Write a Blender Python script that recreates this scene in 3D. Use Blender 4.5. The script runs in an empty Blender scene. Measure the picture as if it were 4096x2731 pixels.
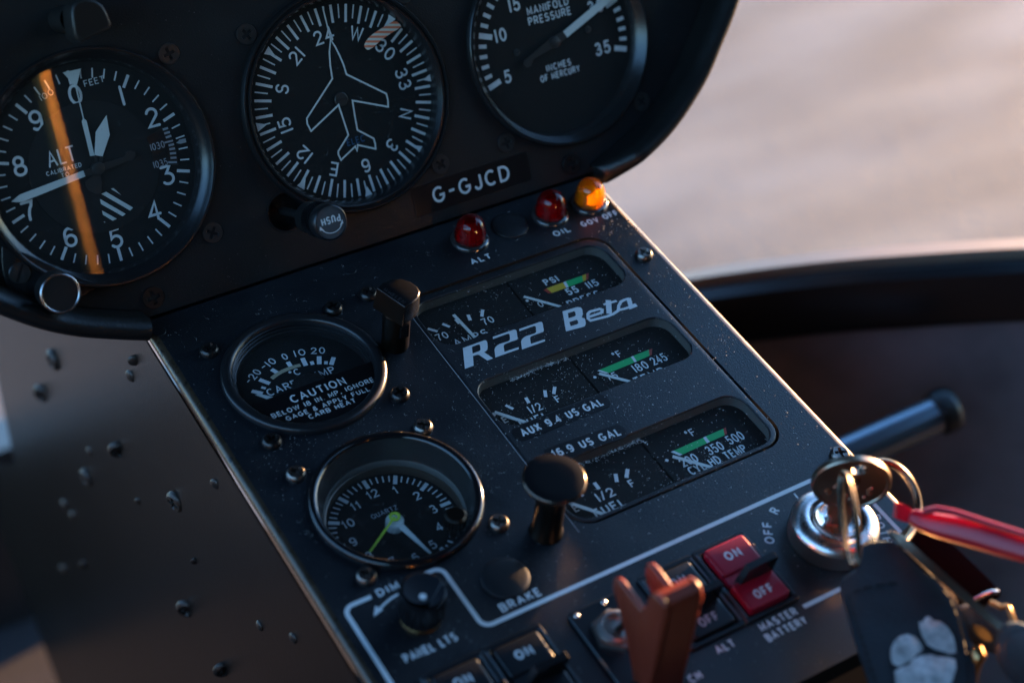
import bpy, bmesh, math, random
from mathutils import Matrix, Vector
from mathutils.geometry import delaunay_2d_cdt
R = math.radians
MM = 0.001
scene = bpy.context.scene
COL = scene.collection
random.seed(7)

# ---------------------------------------------------------------- frames
# lower frame: X right, Y up the sloping console, Z out of it; upper frame: the instrument panel
ORIGIN = Vector((0, 0, 0.95))
FL = Matrix.Translation(ORIGIN) @ Matrix.Rotation(R(25.0), 4, 'X')
FU = FL @ Matrix.Rotation(R(57.758), 4, 'X')
FW = Matrix.Translation(ORIGIN)

# ---------------------------------------------------------------- camera
cam_d = bpy.data.cameras.new('camera')
cam = bpy.data.objects.new('camera', cam_d)
COL.objects.link(cam)
right = Vector(((0.851256, -0.518009, 0.083837)))
up = -Vector(((-0.314022, -0.63087, -0.709502)))
back = -Vector(((0.420419, 0.577641, -0.699698)))
rot = Matrix((right, up, back)).transposed().to_4x4()
cam.matrix_world = FL @ Matrix.Translation(Vector((-221.2325, -412.8947, 419.9926)) * MM) @ rot
cam_d.lens = 59.41
cam_d.sensor_width = 36
cam_d.clip_start = 0.02
cam_d.clip_end = 400
cam_d.dof.use_dof = True
cam_d.dof.focus_distance = 0.596
cam_d.dof.aperture_fstop = 6.6
scene.camera = cam

# ---------------------------------------------------------------- sky, sun, exposure
SUN_EL, SUN_AZ = 6.0, 14.0            # azimuth: degrees forward (+Y) of +X
w = bpy.data.worlds.new("World")
scene.world = w
w.use_nodes = True
nt = w.node_tree
bg = nt.nodes['Background']
sky = nt.nodes.new('ShaderNodeTexSky')
sky.sky_type = 'NISHITA'
sky.sun_disc = False
sky.sun_elevation = R(SUN_EL)
sky.sun_rotation = R(90 - SUN_AZ)
sky.altitude = 50
sky.dust_density = 0.3
sky.ozone_density = 3.4
nt.links.new(sky.outputs[0], bg.inputs[0])
bg.inputs[1].default_value = 0.15
sd = bpy.data.lights.new('sun', 'SUN')
sun = bpy.data.objects.new('sun', sd)
COL.objects.link(sun)
sdir = Vector((math.cos(R(SUN_EL)) * math.cos(R(SUN_AZ)), math.cos(R(SUN_EL)) * math.sin(R(SUN_AZ)), math.sin(R(SUN_EL))))
sun.rotation_euler = sdir.to_track_quat('Z', 'Y').to_euler()
sun.location = (2, 0.3, 1.3)
sd.energy = 5.0
sd.angle = R(0.6)
sd.color = (1.0, 0.55, 0.24)
scene.view_settings.view_transform = 'Standard'
scene.view_settings.look = 'None'
scene.view_settings.gamma = 1
scene.view_settings.exposure = 3.1
scene.cycles.use_denoising = True
scene.cycles.max_bounces = 10
scene.cycles.transparent_max_bounces = 16
scene.cycles.caustics_reflective = False
scene.cycles.caustics_refractive = False
scene.cycles.sample_clamp_indirect = 6

# ---------------------------------------------------------------- materials
def mat(name, col, rough=0.5, metal=0.0, spec=0.5, bump=0.0, bscale=600, var=0.0, vscale=60, coat=0.0, trans=0.0, ior=1.5,
        dust=0.0, dcol=(0.45, 0.44, 0.43), dscale=900, rvar=0.0, thr=0.70):
    m = bpy.data.materials.new(name)
    m.use_nodes = True
    t = m.node_tree
    b = t.nodes['Principled BSDF']
    L = t.links.new
    b.inputs['Base Color'].default_value = (*col, 1)
    b.inputs['Roughness'].default_value = rough
    b.inputs['Metallic'].default_value = metal
    b.inputs['Specular IOR Level'].default_value = spec
    b.inputs['IOR'].default_value = ior
    b.inputs['Coat Weight'].default_value = coat
    b.inputs['Transmission Weight'].default_value = trans
    tc = t.nodes.new('ShaderNodeTexCoord')
    def noise(scale, detail=3, rgh=0.6):
        n = t.nodes.new('ShaderNodeTexNoise')
        n.inputs['Scale'].default_value = scale
        n.inputs['Detail'].default_value = detail
        n.inputs['Roughness'].default_value = rgh
        L(tc.outputs['Object'], n.inputs['Vector'])
        return n
    colsock = None
    if var:
        n = noise(vscale)
        mr = t.nodes.new('ShaderNodeMapRange')
        mr.inputs['From Min'].default_value = 0.3
        mr.inputs['From Max'].default_value = 0.7
        mr.inputs['To Min'].default_value = 1 - var
        mr.inputs['To Max'].default_value = 1 + var
        L(n.outputs['Fac'], mr.inputs['Value'])
        mx = t.nodes.new('ShaderNodeMix')
        mx.data_type = 'RGBA'
        mx.blend_type = 'MULTIPLY'
        mx.inputs[0].default_value = 1
        mx.inputs[6].default_value = (*col, 1)
        L(mr.outputs[0], mx.inputs[7])
        colsock = mx.outputs[2]
    if dust:
        n = noise(dscale, 2, 0.7)
        big = noise(45, 3, 0.6)
        add = t.nodes.new('ShaderNodeMath')
        add.operation = 'MULTIPLY_ADD'
        L(big.outputs['Fac'], add.inputs[0])
        add.inputs[1].default_value = 0.25
        L(n.outputs['Fac'], add.inputs[2])
        mr = t.nodes.new('ShaderNodeMapRange')
        mr.inputs['From Min'].default_value = thr + 0.10
        mr.inputs['From Max'].default_value = thr + 0.17
        mr.inputs['To Max'].default_value = dust
        L(add.outputs[0], mr.inputs['Value'])
        mx = t.nodes.new('ShaderNodeMix')
        mx.data_type = 'RGBA'
        L(mr.outputs[0], mx.inputs[0])
        if colsock:
            L(colsock, mx.inputs[6])
        else:
            mx.inputs[6].default_value = (*col, 1)
        mx.inputs[7].default_value = (*dcol, 1)
        colsock = mx.outputs[2]
    if colsock:
        L(colsock, b.inputs['Base Color'])
    if rvar:
        n = noise(vscale * 2.3)
        mr = t.nodes.new('ShaderNodeMapRange')
        mr.inputs['From Min'].default_value = 0.3
        mr.inputs['From Max'].default_value = 0.7
        mr.inputs['To Min'].default_value = rough - rvar
        mr.inputs['To Max'].default_value = rough + rvar
        L(n.outputs['Fac'], mr.inputs['Value'])
        L(mr.outputs[0], b.inputs['Roughness'])
    if bump:
        n = noise(bscale, 2)
        bp = t.nodes.new('ShaderNodeBump')
        bp.inputs['Strength'].default_value = bump
        bp.inputs['Distance'].default_value = 0.0004
        L(n.outputs['Fac'], bp.inputs['Height'])
        L(bp.outputs[0], b.inputs['Normal'])
    return m

def glass_mat(name, tint=(1, 1, 1), rough=0.01, ior=1.5, gain=1.0, dust=0.0):
    """clear thin pane: mostly transparent with a fresnel reflection"""
    m = bpy.data.materials.new(name)
    m.use_nodes = True
    t = m.node_tree
    t.nodes.clear()
    L = t.links.new
    o = t.nodes.new('ShaderNodeOutputMaterial')
    tr = t.nodes.new('ShaderNodeBsdfTransparent')
    tr.inputs[0].default_value = (*tint, 1)
    g = t.nodes.new('ShaderNodeBsdfGlossy')
    g.inputs['Roughness'].default_value = rough
    f = t.nodes.new('ShaderNodeFresnel')
    f.inputs['IOR'].default_value = ior
    mu = t.nodes.new('ShaderNodeMath')
    mu.operation = 'MULTIPLY'
    mu.use_clamp = True
    geo = t.nodes.new('ShaderNodeNewGeometry')      # no total reflection when met from behind: the pane is thin
    inv = t.nodes.new('ShaderNodeMath')
    inv.operation = 'MULTIPLY_ADD'
    L(geo.outputs['Backfacing'], inv.inputs[0])
    inv.inputs[1].default_value = -gain * 0.97
    inv.inputs[2].default_value = gain
    L(inv.outputs[0], mu.inputs[1])
    L(f.outputs[0], mu.inputs[0])
    mx = t.nodes.new('ShaderNodeMixShader')
    L(mu.outputs[0], mx.inputs[0])
    L(tr.outputs[0], mx.inputs[1])
    L(g.outputs[0], mx.inputs[2])
    out = mx.outputs[0]
    if dust:
        tc = t.nodes.new('ShaderNodeTexCoord')
        n = t.nodes.new('ShaderNodeTexNoise')
        n.inputs['Scale'].default_value = 1100
        n.inputs['Detail'].default_value = 2
        n.inputs['Roughness'].default_value = 0.7
        L(tc.outputs['Object'], n.inputs['Vector'])
        mr = t.nodes.new('ShaderNodeMapRange')
        mr.inputs['From Min'].default_value = 0.66
        mr.inputs['From Max'].default_value = 0.74
        mr.inputs['To Min'].default_value = 0.012
        mr.inputs['To Max'].default_value = dust
        L(n.outputs['Fac'], mr.inputs['Value'])
        df = t.nodes.new('ShaderNodeBsdfDiffuse')
        df.inputs[0].default_value = (0.5, 0.49, 0.47, 1)
        m2 = t.nodes.new('ShaderNodeMixShader')
        L(mr.outputs[0], m2.inputs[0])
        L(out, m2.inputs[1])
        L(df.outputs[0], m2.inputs[2])
        out = m2.outputs[0]
    L(out, o.inputs[0])
    return m

def lens_mat(name, col):
    """moulded coloured plastic: clear tinted body with a little translucency and a glossy skin"""
    m = bpy.data.materials.new(name)
    m.use_nodes = True
    t = m.node_tree
    t.nodes.clear()
    L = t.links.new
    o = t.nodes.new('ShaderNodeOutputMaterial')
    tr = t.nodes.new('ShaderNodeBsdfTransparent')
    tr.inputs[0].default_value = (*col, 1)
    tl = t.nodes.new('ShaderNodeBsdfTranslucent')
    tl.inputs[0].default_value = (*col, 1)
    m1 = t.nodes.new('ShaderNodeMixShader')
    m1.inputs[0].default_value = 0.30
    L(tr.outputs[0], m1.inputs[1])
    L(tl.outputs[0], m1.inputs[2])
    g = t.nodes.new('ShaderNodeBsdfGlossy')
    g.inputs['Roughness'].default_value = 0.06
    lw = t.nodes.new('ShaderNodeFresnel')
    lw.inputs['IOR'].default_value = 1.55
    m2 = t.nodes.new('ShaderNodeMixShader')
    geo = t.nodes.new('ShaderNodeNewGeometry')
    inv = t.nodes.new('ShaderNodeMath')
    inv.operation = 'MULTIPLY_ADD'
    L(geo.outputs['Backfacing'], inv.inputs[0])
    inv.inputs[1].default_value = -0.95
    inv.inputs[2].default_value = 1.0
    mu = t.nodes.new('ShaderNodeMath')
    mu.operation = 'MULTIPLY'
    L(inv.outputs[0], mu.inputs[0])
    L(lw.outputs[0], mu.inputs[1])
    L(mu.outputs[0], m2.inputs[0])
    L(m1.outputs[0], m2.inputs[1])
    L(g.outputs[0], m2.inputs[2])
    L(m2.outputs[0], o.inputs[0])
    return m

def trans_plastic(name, col, rough=0.35, tcol=None):
    m = mat(name, col, rough, bump=0.1, var=0.08)
    t = m.node_tree
    L = t.links.new
    b = t.nodes['Principled BSDF']
    o = t.nodes['Material Output']
    tl = t.nodes.new('ShaderNodeBsdfTranslucent')
    tl.inputs[0].default_value = (*(tcol or col), 1)
    mx = t.nodes.new('ShaderNodeMixShader')
    mx.inputs[0].default_value = 0.07
    L(b.outputs[0], mx.inputs[1])
    L(tl.outputs[0], mx.inputs[2])
    L(mx.outputs[0], o.inputs[0])
    return m

M = {}
M['panel'] = mat('panel_black_paint', (0.0088, 0.0102, 0.0115), 0.46, spec=0.28, bump=0.35, bscale=1500, var=0.25, vscale=25, dust=0.30, thr=0.74, rvar=0.06)
M['console'] = mat('console_satin_paint', (0.0065, 0.0085, 0.0115), 0.40, bump=0.30, bscale=1600, var=0.3, vscale=22, dust=0.32, thr=0.71, rvar=0.08, spec=0.55)
M['edge'] = mat('worn_highlight_edge', (0.085, 0.055, 0.034), 0.30, metal=0.5, bump=0.15, bscale=500, var=0.25, vscale=60, spec=0.9, dust=0.85, dcol=(0.006, 0.006, 0.007), dscale=260, thr=0.64, rvar=0.08)  # brown metallic base put in for the edge highlight; dark flecks are chips
M['side'] = mat('side_satin_paint', (0.008, 0.006, 0.005), 0.31, bump=0.16, bscale=700, var=0.25, vscale=15, spec=0.22, dust=0.30, thr=0.74)
M['sidescrew'] = mat('side_screw_paint', (0.06, 0.045, 0.036), 0.45, metal=0.5, bump=0.25, bscale=600, spec=0.7)
M['rim'] = mat('rubber_trim', (0.010, 0.010, 0.010), 0.34, bump=0.5, bscale=900, var=0.3, vscale=40, spec=0.45)
M['bezel'] = mat('bezel_black', (0.012, 0.012, 0.013), 0.25, bump=0.08, spec=0.6, dust=0.2, thr=0.78)
M['bezel_gloss'] = mat('bezel_gloss_black', (0.008, 0.008, 0.009), 0.12, spec=0.6)
M['anod'] = mat('anodised_bezel', (0.018, 0.018, 0.020), 0.30, metal=0.3, bump=0.05, spec=0.6)
M['steelwall'] = mat('clock_reflector', (0.10, 0.095, 0.09), 0.24, metal=0.75, bump=0.03)
M['dial'] = mat('dial_matt_black', (0.0065, 0.007, 0.0075), 0.65, spec=0.15, dust=0.25, thr=0.80)
M['dial2'] = mat('dial_inner_disc', (0.010, 0.0105, 0.011), 0.6, spec=0.2)
M['white'] = mat('white_print', (0.70, 0.71, 0.72), 0.55, var=0.05, vscale=300)
M['grey'] = mat('grey_print', (0.36, 0.37, 0.40), 0.6)
M['logo'] = mat('silver_logo_print', (0.62, 0.65, 0.68), 0.45, var=0.06, vscale=400)
M['needle'] = mat('needle_white', (0.62, 0.64, 0.62), 0.5, spec=0.4)
M['needle_b'] = mat('needle_black', (0.016, 0.016, 0.016), 0.45)
M['lime'] = mat('lime_hand', (0.42, 0.60, 0.05), 0.4)
M['green'] = mat('green_print', (0.0, 0.42, 0.11), 0.5)
M['yellow'] = mat('yellow_print', (0.62, 0.38, 0.02), 0.5)
M['redp'] = mat('red_print', (0.35, 0.03, 0.01), 0.5)
M['tan'] = mat('tan_print', (0.42, 0.36, 0.25), 0.5)
M['bluep'] = mat('blue_print', (0.01, 0.07, 0.16), 0.5)
M['bug_o'] = mat('bug_orange', (0.85, 0.22, 0.10), 0.5)
M['bug_c'] = mat('bug_cream', (0.75, 0.66, 0.56), 0.5)
M['screw'] = mat('screw_black_oxide', (0.05, 0.047, 0.046), 0.33, metal=0.85, bump=0.2, bscale=500)
M['screw_b'] = mat('screw_steel', (0.20, 0.18, 0.165), 0.33, metal=1.0, bump=0.3, bscale=500)
M['screw_p'] = mat('screw_painted', (0.020, 0.019, 0.019), 0.30, bump=0.25, bscale=700, spec=0.9)
M['glass'] = glass_mat('gauge_glass', dust=0.25)
M['glass_alt'] = glass_mat('altimeter_glass', ior=1.6, gain=1.8, dust=0.18)
M['glass_win'] = glass_mat('window_glass', dust=0.5, gain=0.6)
M['plug'] = mat('plastic_plug', (0.012, 0.013, 0.015), 0.5, bump=0.2, bscale=1200, spec=0.4)
M['knob'] = mat('knob_black', (0.006, 0.006, 0.007), 0.26, spec=0.5)
M['knob_m'] = mat('knob_black_matt', (0.012, 0.012, 0.012), 0.42, spec=0.5, bump=0.1)
M['bronze'] = mat('dark_bronze', (0.020, 0.015, 0.011), 0.28, metal=0.8, bump=0.1)
M['placard'] = mat('placard_black', (0.004, 0.004, 0.005), 0.32, spec=0.5)
M['redlens'] = lens_mat('red_lens', (0.60, 0.002, 0.04))
M['amberlens'] = lens_mat('amber_lens', (1.0, 0.46, 0.04))
M['bulb'] = mat('bulb_reflector', (0.9, 0.88, 0.85), 0.3, metal=0.3)
M['clearring'] = mat('lamp_ring_plastic', (0.035, 0.03, 0.03), 0.12, spec=0.8, coat=0.5)
M['redsw'] = mat('red_switch_plastic', (0.34, 0.008, 0.026), 0.33, spec=0.4, bump=0.05, var=0.05)
M['swframe'] = mat('switch_black', (0.007, 0.010, 0.013), 0.33, spec=0.45, bump=0.1)
M['guard'] = trans_plastic('orange_guard_plastic', (0.22, 0.034, 0.015), 0.34, (0.35, 0.07, 0.02))
M['chrome'] = mat('worn_chrome', (0.72, 0.70, 0.68), 0.27, metal=1.0, bump=0.12, bscale=250, rvar=0.06)
M['knurl'] = mat('knurled_steel', (0.42, 0.38, 0.35), 0.36, metal=1.0, bump=0.1)
M['key'] = mat('key_nickel', (0.42, 0.31, 0.22), 0.30, metal=1.0, bump=0.2, bscale=300)
M['ring'] = mat('key_ring_steel', (0.17, 0.12, 0.085), 0.26, metal=1.0)
M['tag'] = mat('red_tag_plastic', (0.50, 0.005, 0.018), 0.28, spec=0.4, coat=0.15, bump=0.15, bscale=180)
M['leather'] = mat('black_leather', (0.018, 0.022, 0.027), 0.5, bump=0.35, bscale=900, spec=0.6, var=0.3, vscale=80)
M['stitch'] = mat('leather_stitch', (0.008, 0.009, 0.010), 0.7)
M['glitter'] = mat('silver_foil', (0.60, 0.57, 0.54), 0.45, metal=0.3, bump=1.0, bscale=260, var=0.35, vscale=260)
M['brass'] = mat('old_brass', (0.45, 0.25, 0.10), 0.28, metal=1.0, bump=0.2, bscale=300)
M['wall'] = mat('window_wall', (0.10, 0.095, 0.085), 0.6)
M['sill'] = mat('sill_black', (0.012, 0.012, 0.014), 0.35, spec=0.6)
M['sunlit_edge'] = mat('sunlit_sill_edge', (0.30, 0.22, 0.16), 0.5)  # tan colour stands in for sunlight along the sill top
M['lining'] = mat('cabin_lining', (0.42, 0.42, 0.46), 0.7, bump=0.4, bscale=120, var=0.3, vscale=14)
M['carpet'] = mat('floor_carpet', (0.014, 0.012, 0.015), 0.95, bump=1.0, bscale=300, var=0.25, vscale=30)
M['tube'] = mat('black_gloss_tube', (0.010, 0.011, 0.013), 0.2, spec=0.8, coat=0.5)
M['btube'] = mat('sky_highlight_tube', (0.30, 0.35, 0.40), 0.22, metal=0.8)  # blue base carries the sky highlight of the black tube
M['lampface'] = mat('map_light_face', (0.010, 0.008, 0.007), 0.5, spec=0.25)
M['streak_orange'] = mat('satin_orange_tube', (0.34, 0.18, 0.04), 0.30, metal=0.7)
M['roof'] = mat('cabin_headliner', (0.016, 0.016, 0.017), 0.9)
M['dustm'] = mat('dust_fibre', (0.62, 0.59, 0.56), 0.8)
M['smear'] = mat('adhesive_residue', (0.62, 0.60, 0.58), 0.8)

# ---------------------------------------------------------------- mesh builder (millimetres in, metres out)
def offset_loop(lp, dist):
    n = len(lp)
    out = []
    area = sum(lp[i][0] * lp[(i + 1) % n][1] - lp[(i + 1) % n][0] * lp[i][1] for i in range(n))
    s = 1 if area > 0 else -1
    for i in range(n):
        a, b, c = Vector(lp[i - 1][:2]), Vector(lp[i][:2]), Vector(lp[(i + 1) % n][:2])
        e1, e2 = (b - a), (c - b)
        if e1.length < 1e-6 or e2.length < 1e-6:
            out.append(tuple(b)); continue
        e1.normalize(); e2.normalize()
        n1 = Vector((-e1.y, e1.x)) * s
        n2 = Vector((-e2.y, e2.x)) * s
        m = n1 + n2
        m = m / max(m.length_squared, 0.35) * 2 if m.length > 1e-6 else n1
        out.append((b.x + m.x * dist, b.y + m.y * dist))
    return out

def circle(cx, cy, r, n=64, a0=0):
    return [(cx + r * math.cos(a0 + 2 * math.pi * i / n), cy + r * math.sin(a0 + 2 * math.pi * i / n)) for i in range(n)]

def rrect(x0, y0, x1, y1, r, n=8):
    pts = []
    for cx, cy, a in ((x1 - r, y1 - r, 0), (x0 + r, y1 - r, 90), (x0 + r, y0 + r, 180), (x1 - r, y0 + r, 270)):
        for i in range(n + 1):
            t = R(a + 90 * i / n)
            pts.append((cx + r * math.cos(t), cy + r * math.sin(t)))
    return pts

class MB:
    def __init__(self, off=(0, 0, 0)):
        self.bm = bmesh.new()
        self.o = Vector((off[0], off[1], off[2] if len(off) > 2 else 0))

    def v(self, x, y, z=0.0):
        return self.bm.verts.new((Vector((x, y, z)) - self.o) * MM)

    def face(self, vs):
        try:
            return self.bm.faces.new(vs)
        except ValueError:
            return None

    def loop(self, pts, z=None):
        return [self.v(p[0], p[1], p[2] if z is None else z) for p in pts]

    def bridge(self, a, b, closed=True):
        n = len(a)
        for i in range(n if closed else n - 1):
            j = (i + 1) % n
            self.face([a[i], a[j], b[j], b[i]])

    def fill(self, loops):
        """triangulate a planar region bounded by the first loop, the others are holes"""
        co = [v_.co for lp in loops for v_ in lp]
        vs = [v_ for lp in loops for v_ in lp]
        n = Vector((0, 0, 0))
        l0 = loops[0]
        for i in range(len(l0)):
            n += l0[i].co.cross(l0[(i + 1) % len(l0)].co)
        n.normalize()
        if abs(n.z) > .999:
            e1, e2 = Vector((1, 0, 0)), Vector((0, 1, 0))
        else:
            e1 = n.orthogonal().normalized(); e2 = n.cross(e1)
        p2 = [Vector((c_.dot(e1), c_.dot(e2))) * 1000 for c_ in co]
        ed, k = [], 0
        for lp in loops:
            m_ = len(lp)
            ed += [(k + i, k + (i + 1) % m_) for i in range(m_)]
            k += m_
        res = delaunay_2d_cdt(p2, ed, [], 1, 1e-5)
        ov = res[3]
        polys, k = [], 0
        for lp in loops:
            polys.append(p2[k:k + len(lp)]); k += len(lp)
        def inside(q, pg):
            r_ = False
            for i in range(len(pg)):
                a_, b_ = pg[i - 1], pg[i]
                if (a_.y > q.y) != (b_.y > q.y) and q.x < (b_.x - a_.x) * (q.y - a_.y) / (b_.y - a_.y) + a_.x:
                    r_ = not r_
            return r_
        for f in res[2]:
            ce = sum((res[0][i] for i in f), Vector((0, 0))) / len(f)
            if not inside(ce, polys[0]) or any(inside(ce, h_) for h_ in polys[1:]):
                continue
            ids = []
            for i in f:
                if ov[i]:
                    ids.append(vs[ov[i][0]])
            if len(set(ids)) == len(ids) and len(ids) >= 3:
                self.face(ids)

    def plate(self, outer, holes, zt, zb, ch=0.0, steps=1, hole_ch=0.0, bottom=False):
        """flat plate with holes; the outer edge rolled over by radius ch"""
        if ch:
            rings = []
            for k in range(steps + 1):
                a = math.pi / 2 * k / steps
                rings.append(self.loop(offset_loop(outer, ch * (1 - math.sin(a))), zt - ch * (1 - math.cos(a))))
            top = rings[0]
            for k in range(steps):
                self.bridge(rings[k], rings[k + 1])
            last = rings[-1]
        else:
            top = self.loop(outer, zt); last = top
        self.bridge(last, self.loop(outer, zb))
        ht = []
        for h in holes:
            if hole_ch:
                h0 = self.loop(offset_loop(h, -hole_ch), zt)
                h1 = self.loop(h, zt - hole_ch)
                self.bridge(h0, h1)
                self.bridge(h1, self.loop(h, zb))
                ht.append(h0)
            else:
                h0 = self.loop(h, zt)
                self.bridge(h0, self.loop(h, zb))
                ht.append(h0)
        self.fill([top] + ht)
        if bottom:
            self.fill([self.loop(outer, zb)] + [self.loop(h, zb) for h in holes])
        return self

    def wall(self, lp, z0, z1, closed=True):
        self.bridge(self.loop(lp, z0), self.loop(lp, z1), closed)
        return self

    def sheet(self, poly, z=0.0, holes=()):
        if holes:
            self.fill([self.loop(poly, z)] + [self.loop(h, z) for h in holes])
        else:
            vs = self.loop(poly, z)
            if len(vs) <= 4:
                self.face(vs)
            else:
                self.fill([vs])
        return self

    def prism(self, poly, z0, z1, ch=0.0, steps=2):
        if ch:
            rings = [self.loop(poly, z0)]
            for k in range(steps + 1):
                a = math.pi / 2 * k / steps
                rings.append(self.loop(offset_loop(poly, ch * (1 - math.cos(a))), z1 - ch * (1 - math.sin(a))))
            for a, b in zip(rings, rings[1:]):
                self.bridge(a, b)
            self.fill([rings[-1]])
            self.fill([self.loop(poly, z0)])
        else:
            a, b = self.loop(poly, z0), self.loop(poly, z1)
            self.bridge(a, b)
            self.fill([b])
            self.fill([self.loop(poly, z0)])
        return self

    def extrude_dir(self, prof, fn0, fn1, ch=0):
        """prof: 2-D outline; fn0/fn1 map it to the two end positions"""
        a = [self.v(*fn0(p)) for p in prof]
        b = [self.v(*fn1(p)) for p in prof]
        self.bridge(a, b)
        self.fill([[self.v(*fn0(p)) for p in prof]])
        self.fill([[self.v(*fn1(p)) for p in prof]])
        return self

    def lathe(self, prof, cx=0, cy=0, n=64, cap0=False, cap1=False, wob=None):
        rings = []
        for r, z in prof:
            if r < 1e-4:
                rings.append([self.v(cx, cy, z)])
            else:
                rings.append([self.v(cx + r * math.cos(2 * math.pi * i / n), cy + r * math.sin(2 * math.pi * i / n), z) for i in range(n)])
        for a, b in zip(rings, rings[1:]):
            if len(a) == 1 and len(b) == 1:
                continue
            if len(a) == 1:
                for i in range(n):
                    self.face([a[0], b[i], b[(i + 1) % n]])
            elif len(b) == 1:
                for i in range(n):
                    self.face([a[i], a[(i + 1) % n], b[0]])
            else:
                self.bridge(a, b)
        if cap0 and len(rings[0]) > 1:
            self.face(rings[0])
        if cap1 and len(rings[-1]) > 1:
            self.face(rings[-1])
        return self

    def ribbon(self, pts, wd, z=0.0, cap=False, taper=None):
        """flat mitred stroke"""
        pts = [Vector(p[:2]) for p in pts]
        q = [pts[0]]
        for p in pts[1:]:
            if (p - q[-1]).length > 1e-3:
                q.append(p)
        pts = q
        closed = len(pts) > 3 and (pts[0] - pts[-1]).length < 2e-3
        if closed:
            pts = pts[:-1]
        n = len(pts)
        if n < 2:
            return self
        A, B = [], []
        for i in range(n):
            h = wd / 2 if not taper else (taper[0] + (taper[1] - taper[0]) * i / (n - 1)) / 2
            p = pts[i]
            pa = pts[i - 1] if (i > 0 or closed) else None
            pb = pts[(i + 1) % n] if (i < n - 1 or closed) else None
            if pa is None:
                d_ = (pb - p).normalized(); nn = Vector((-d_.y, d_.x)); mlt = 1
            elif pb is None:
                d_ = (p - pa).normalized(); nn = Vector((-d_.y, d_.x)); mlt = 1
            else:
                d1 = (p - pa).normalized(); d2 = (pb - p).normalized()
                nn = Vector((-d1.y - d2.y, d1.x + d2.x))
                if nn.length < 0.3:
                    nn = Vector((-d1.y, d1.x)); mlt = 1
                else:
                    nn.normalize()
                    mlt = min(1 / max(nn.dot(Vector((-d1.y, d1.x))), 0.35), 2.0)
            A.append(self.v(p.x + nn.x * h * mlt, p.y + nn.y * h * mlt, z))
            B.append(self.v(p.x - nn.x * h * mlt, p.y - nn.y * h * mlt, z))
        for i in range(n if closed else n - 1):
            j = (i + 1) % n
            self.face([A[i], B[i], B[j], A[j]])
        if cap and not closed:
            for (e, va, vb, dr) in ((0, A[0], B[0], pts[0] - pts[1]), (n - 1, B[-1], A[-1], pts[-1] - pts[-2])):
                h = wd / 2
                a0 = math.atan2(dr.y, dr.x)
                mid = [self.v(pts[e].x + h * math.cos(a0 + t), pts[e].y + h * math.sin(a0 + t), z) for t in (0.9, 0.0, -0.9)]
                if e == 0:
                    self.face([va] + mid[::-1] + [vb])
                else:
                    self.face([va] + mid[::-1] + [vb])
        return self

    def tube(self, path, r, n=10, closed=False, cap=True):
        path = [Vector(p) for p in path]
        m = len(path)
        rings = []
        ref = None
        for i in range(m):
            a = path[i - 1] if (i > 0 or closed) else path[i]
            b = path[(i + 1) % m] if (i < m - 1 or closed) else path[i]
            t = (b - a).normalized()
            if ref is None:
                ref = t.orthogonal().normalized()
            ref = (ref - t * ref.dot(t)).normalized()
            bi = t.cross(ref)
            rr = r[i] if isinstance(r, (list, tuple)) else r
            rings.append([self.v(*(path[i] + (ref * math.cos(2 * math.pi * k / n) + bi * math.sin(2 * math.pi * k / n)) * rr)) for k in range(n)])
        for i in range(m if closed else m - 1):
            self.bridge(rings[i], rings[(i + 1) % m])
        if cap and not closed:
            self.face(rings[0]); self.face(rings[-1])
        return self

    def box(self, x0, x1, y0, y1, z0, z1, ch=0.0):
        return self.prism([(x0, y0), (x1, y0), (x1, y1), (x0, y1)], z0, z1, ch)

    def build(self, name, m, parent=None, frame=None, ang=32, mesh_only=False, up=False):
        bm = self.bm
        bmesh.ops.recalc_face_normals(bm, faces=bm.faces)
        if up:
            bmesh.ops.reverse_faces(bm, faces=[f for f in bm.faces if f.normal.z < 0])
        th = R(ang)
        for f in bm.faces:
            f.smooth = True
        for e in bm.edges:
            if len(e.link_faces) == 2:
                if e.calc_face_angle(0) > th:
                    e.smooth = False
        me = bpy.data.meshes.new(name)
        bm.to_mesh(me)
        bm.free()
        me.materials.append(m)
        if mesh_only:
            return me
        return link(name, me, parent, frame)

def link(name, me, parent=None, frame=None, loc=None, rz=0):
    o = bpy.data.objects.new(name, me)
    COL.objects.link(o)
    if parent is not None:
        o.parent = parent
    if frame is not None:
        o.matrix_world = frame
    if loc is not None:
        o.location = Vector(loc) * MM
        o.rotation_euler = (0, 0, rz)
    return o

def tag(o, label, cat, group=None, kind=None):
    if label: o['label'] = label
    if cat: o['category'] = cat
    if group: o['group'] = group
    if kind: o['kind'] = kind
    return o

def thing(name, label, cat, frame, at=(0, 0, 0), group=None, rz=0):
    o = bpy.data.objects.new(name, None)
    o.empty_display_size = 0.01
    COL.objects.link(o)
    at = (at[0], at[1], at[2] if len(at) > 2 else 0)
    o.matrix_world = frame @ Matrix.Translation(Vector(at) * MM) @ Matrix.Rotation(rz, 4, 'Z')
    return tag(o, label, cat, group)

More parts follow.
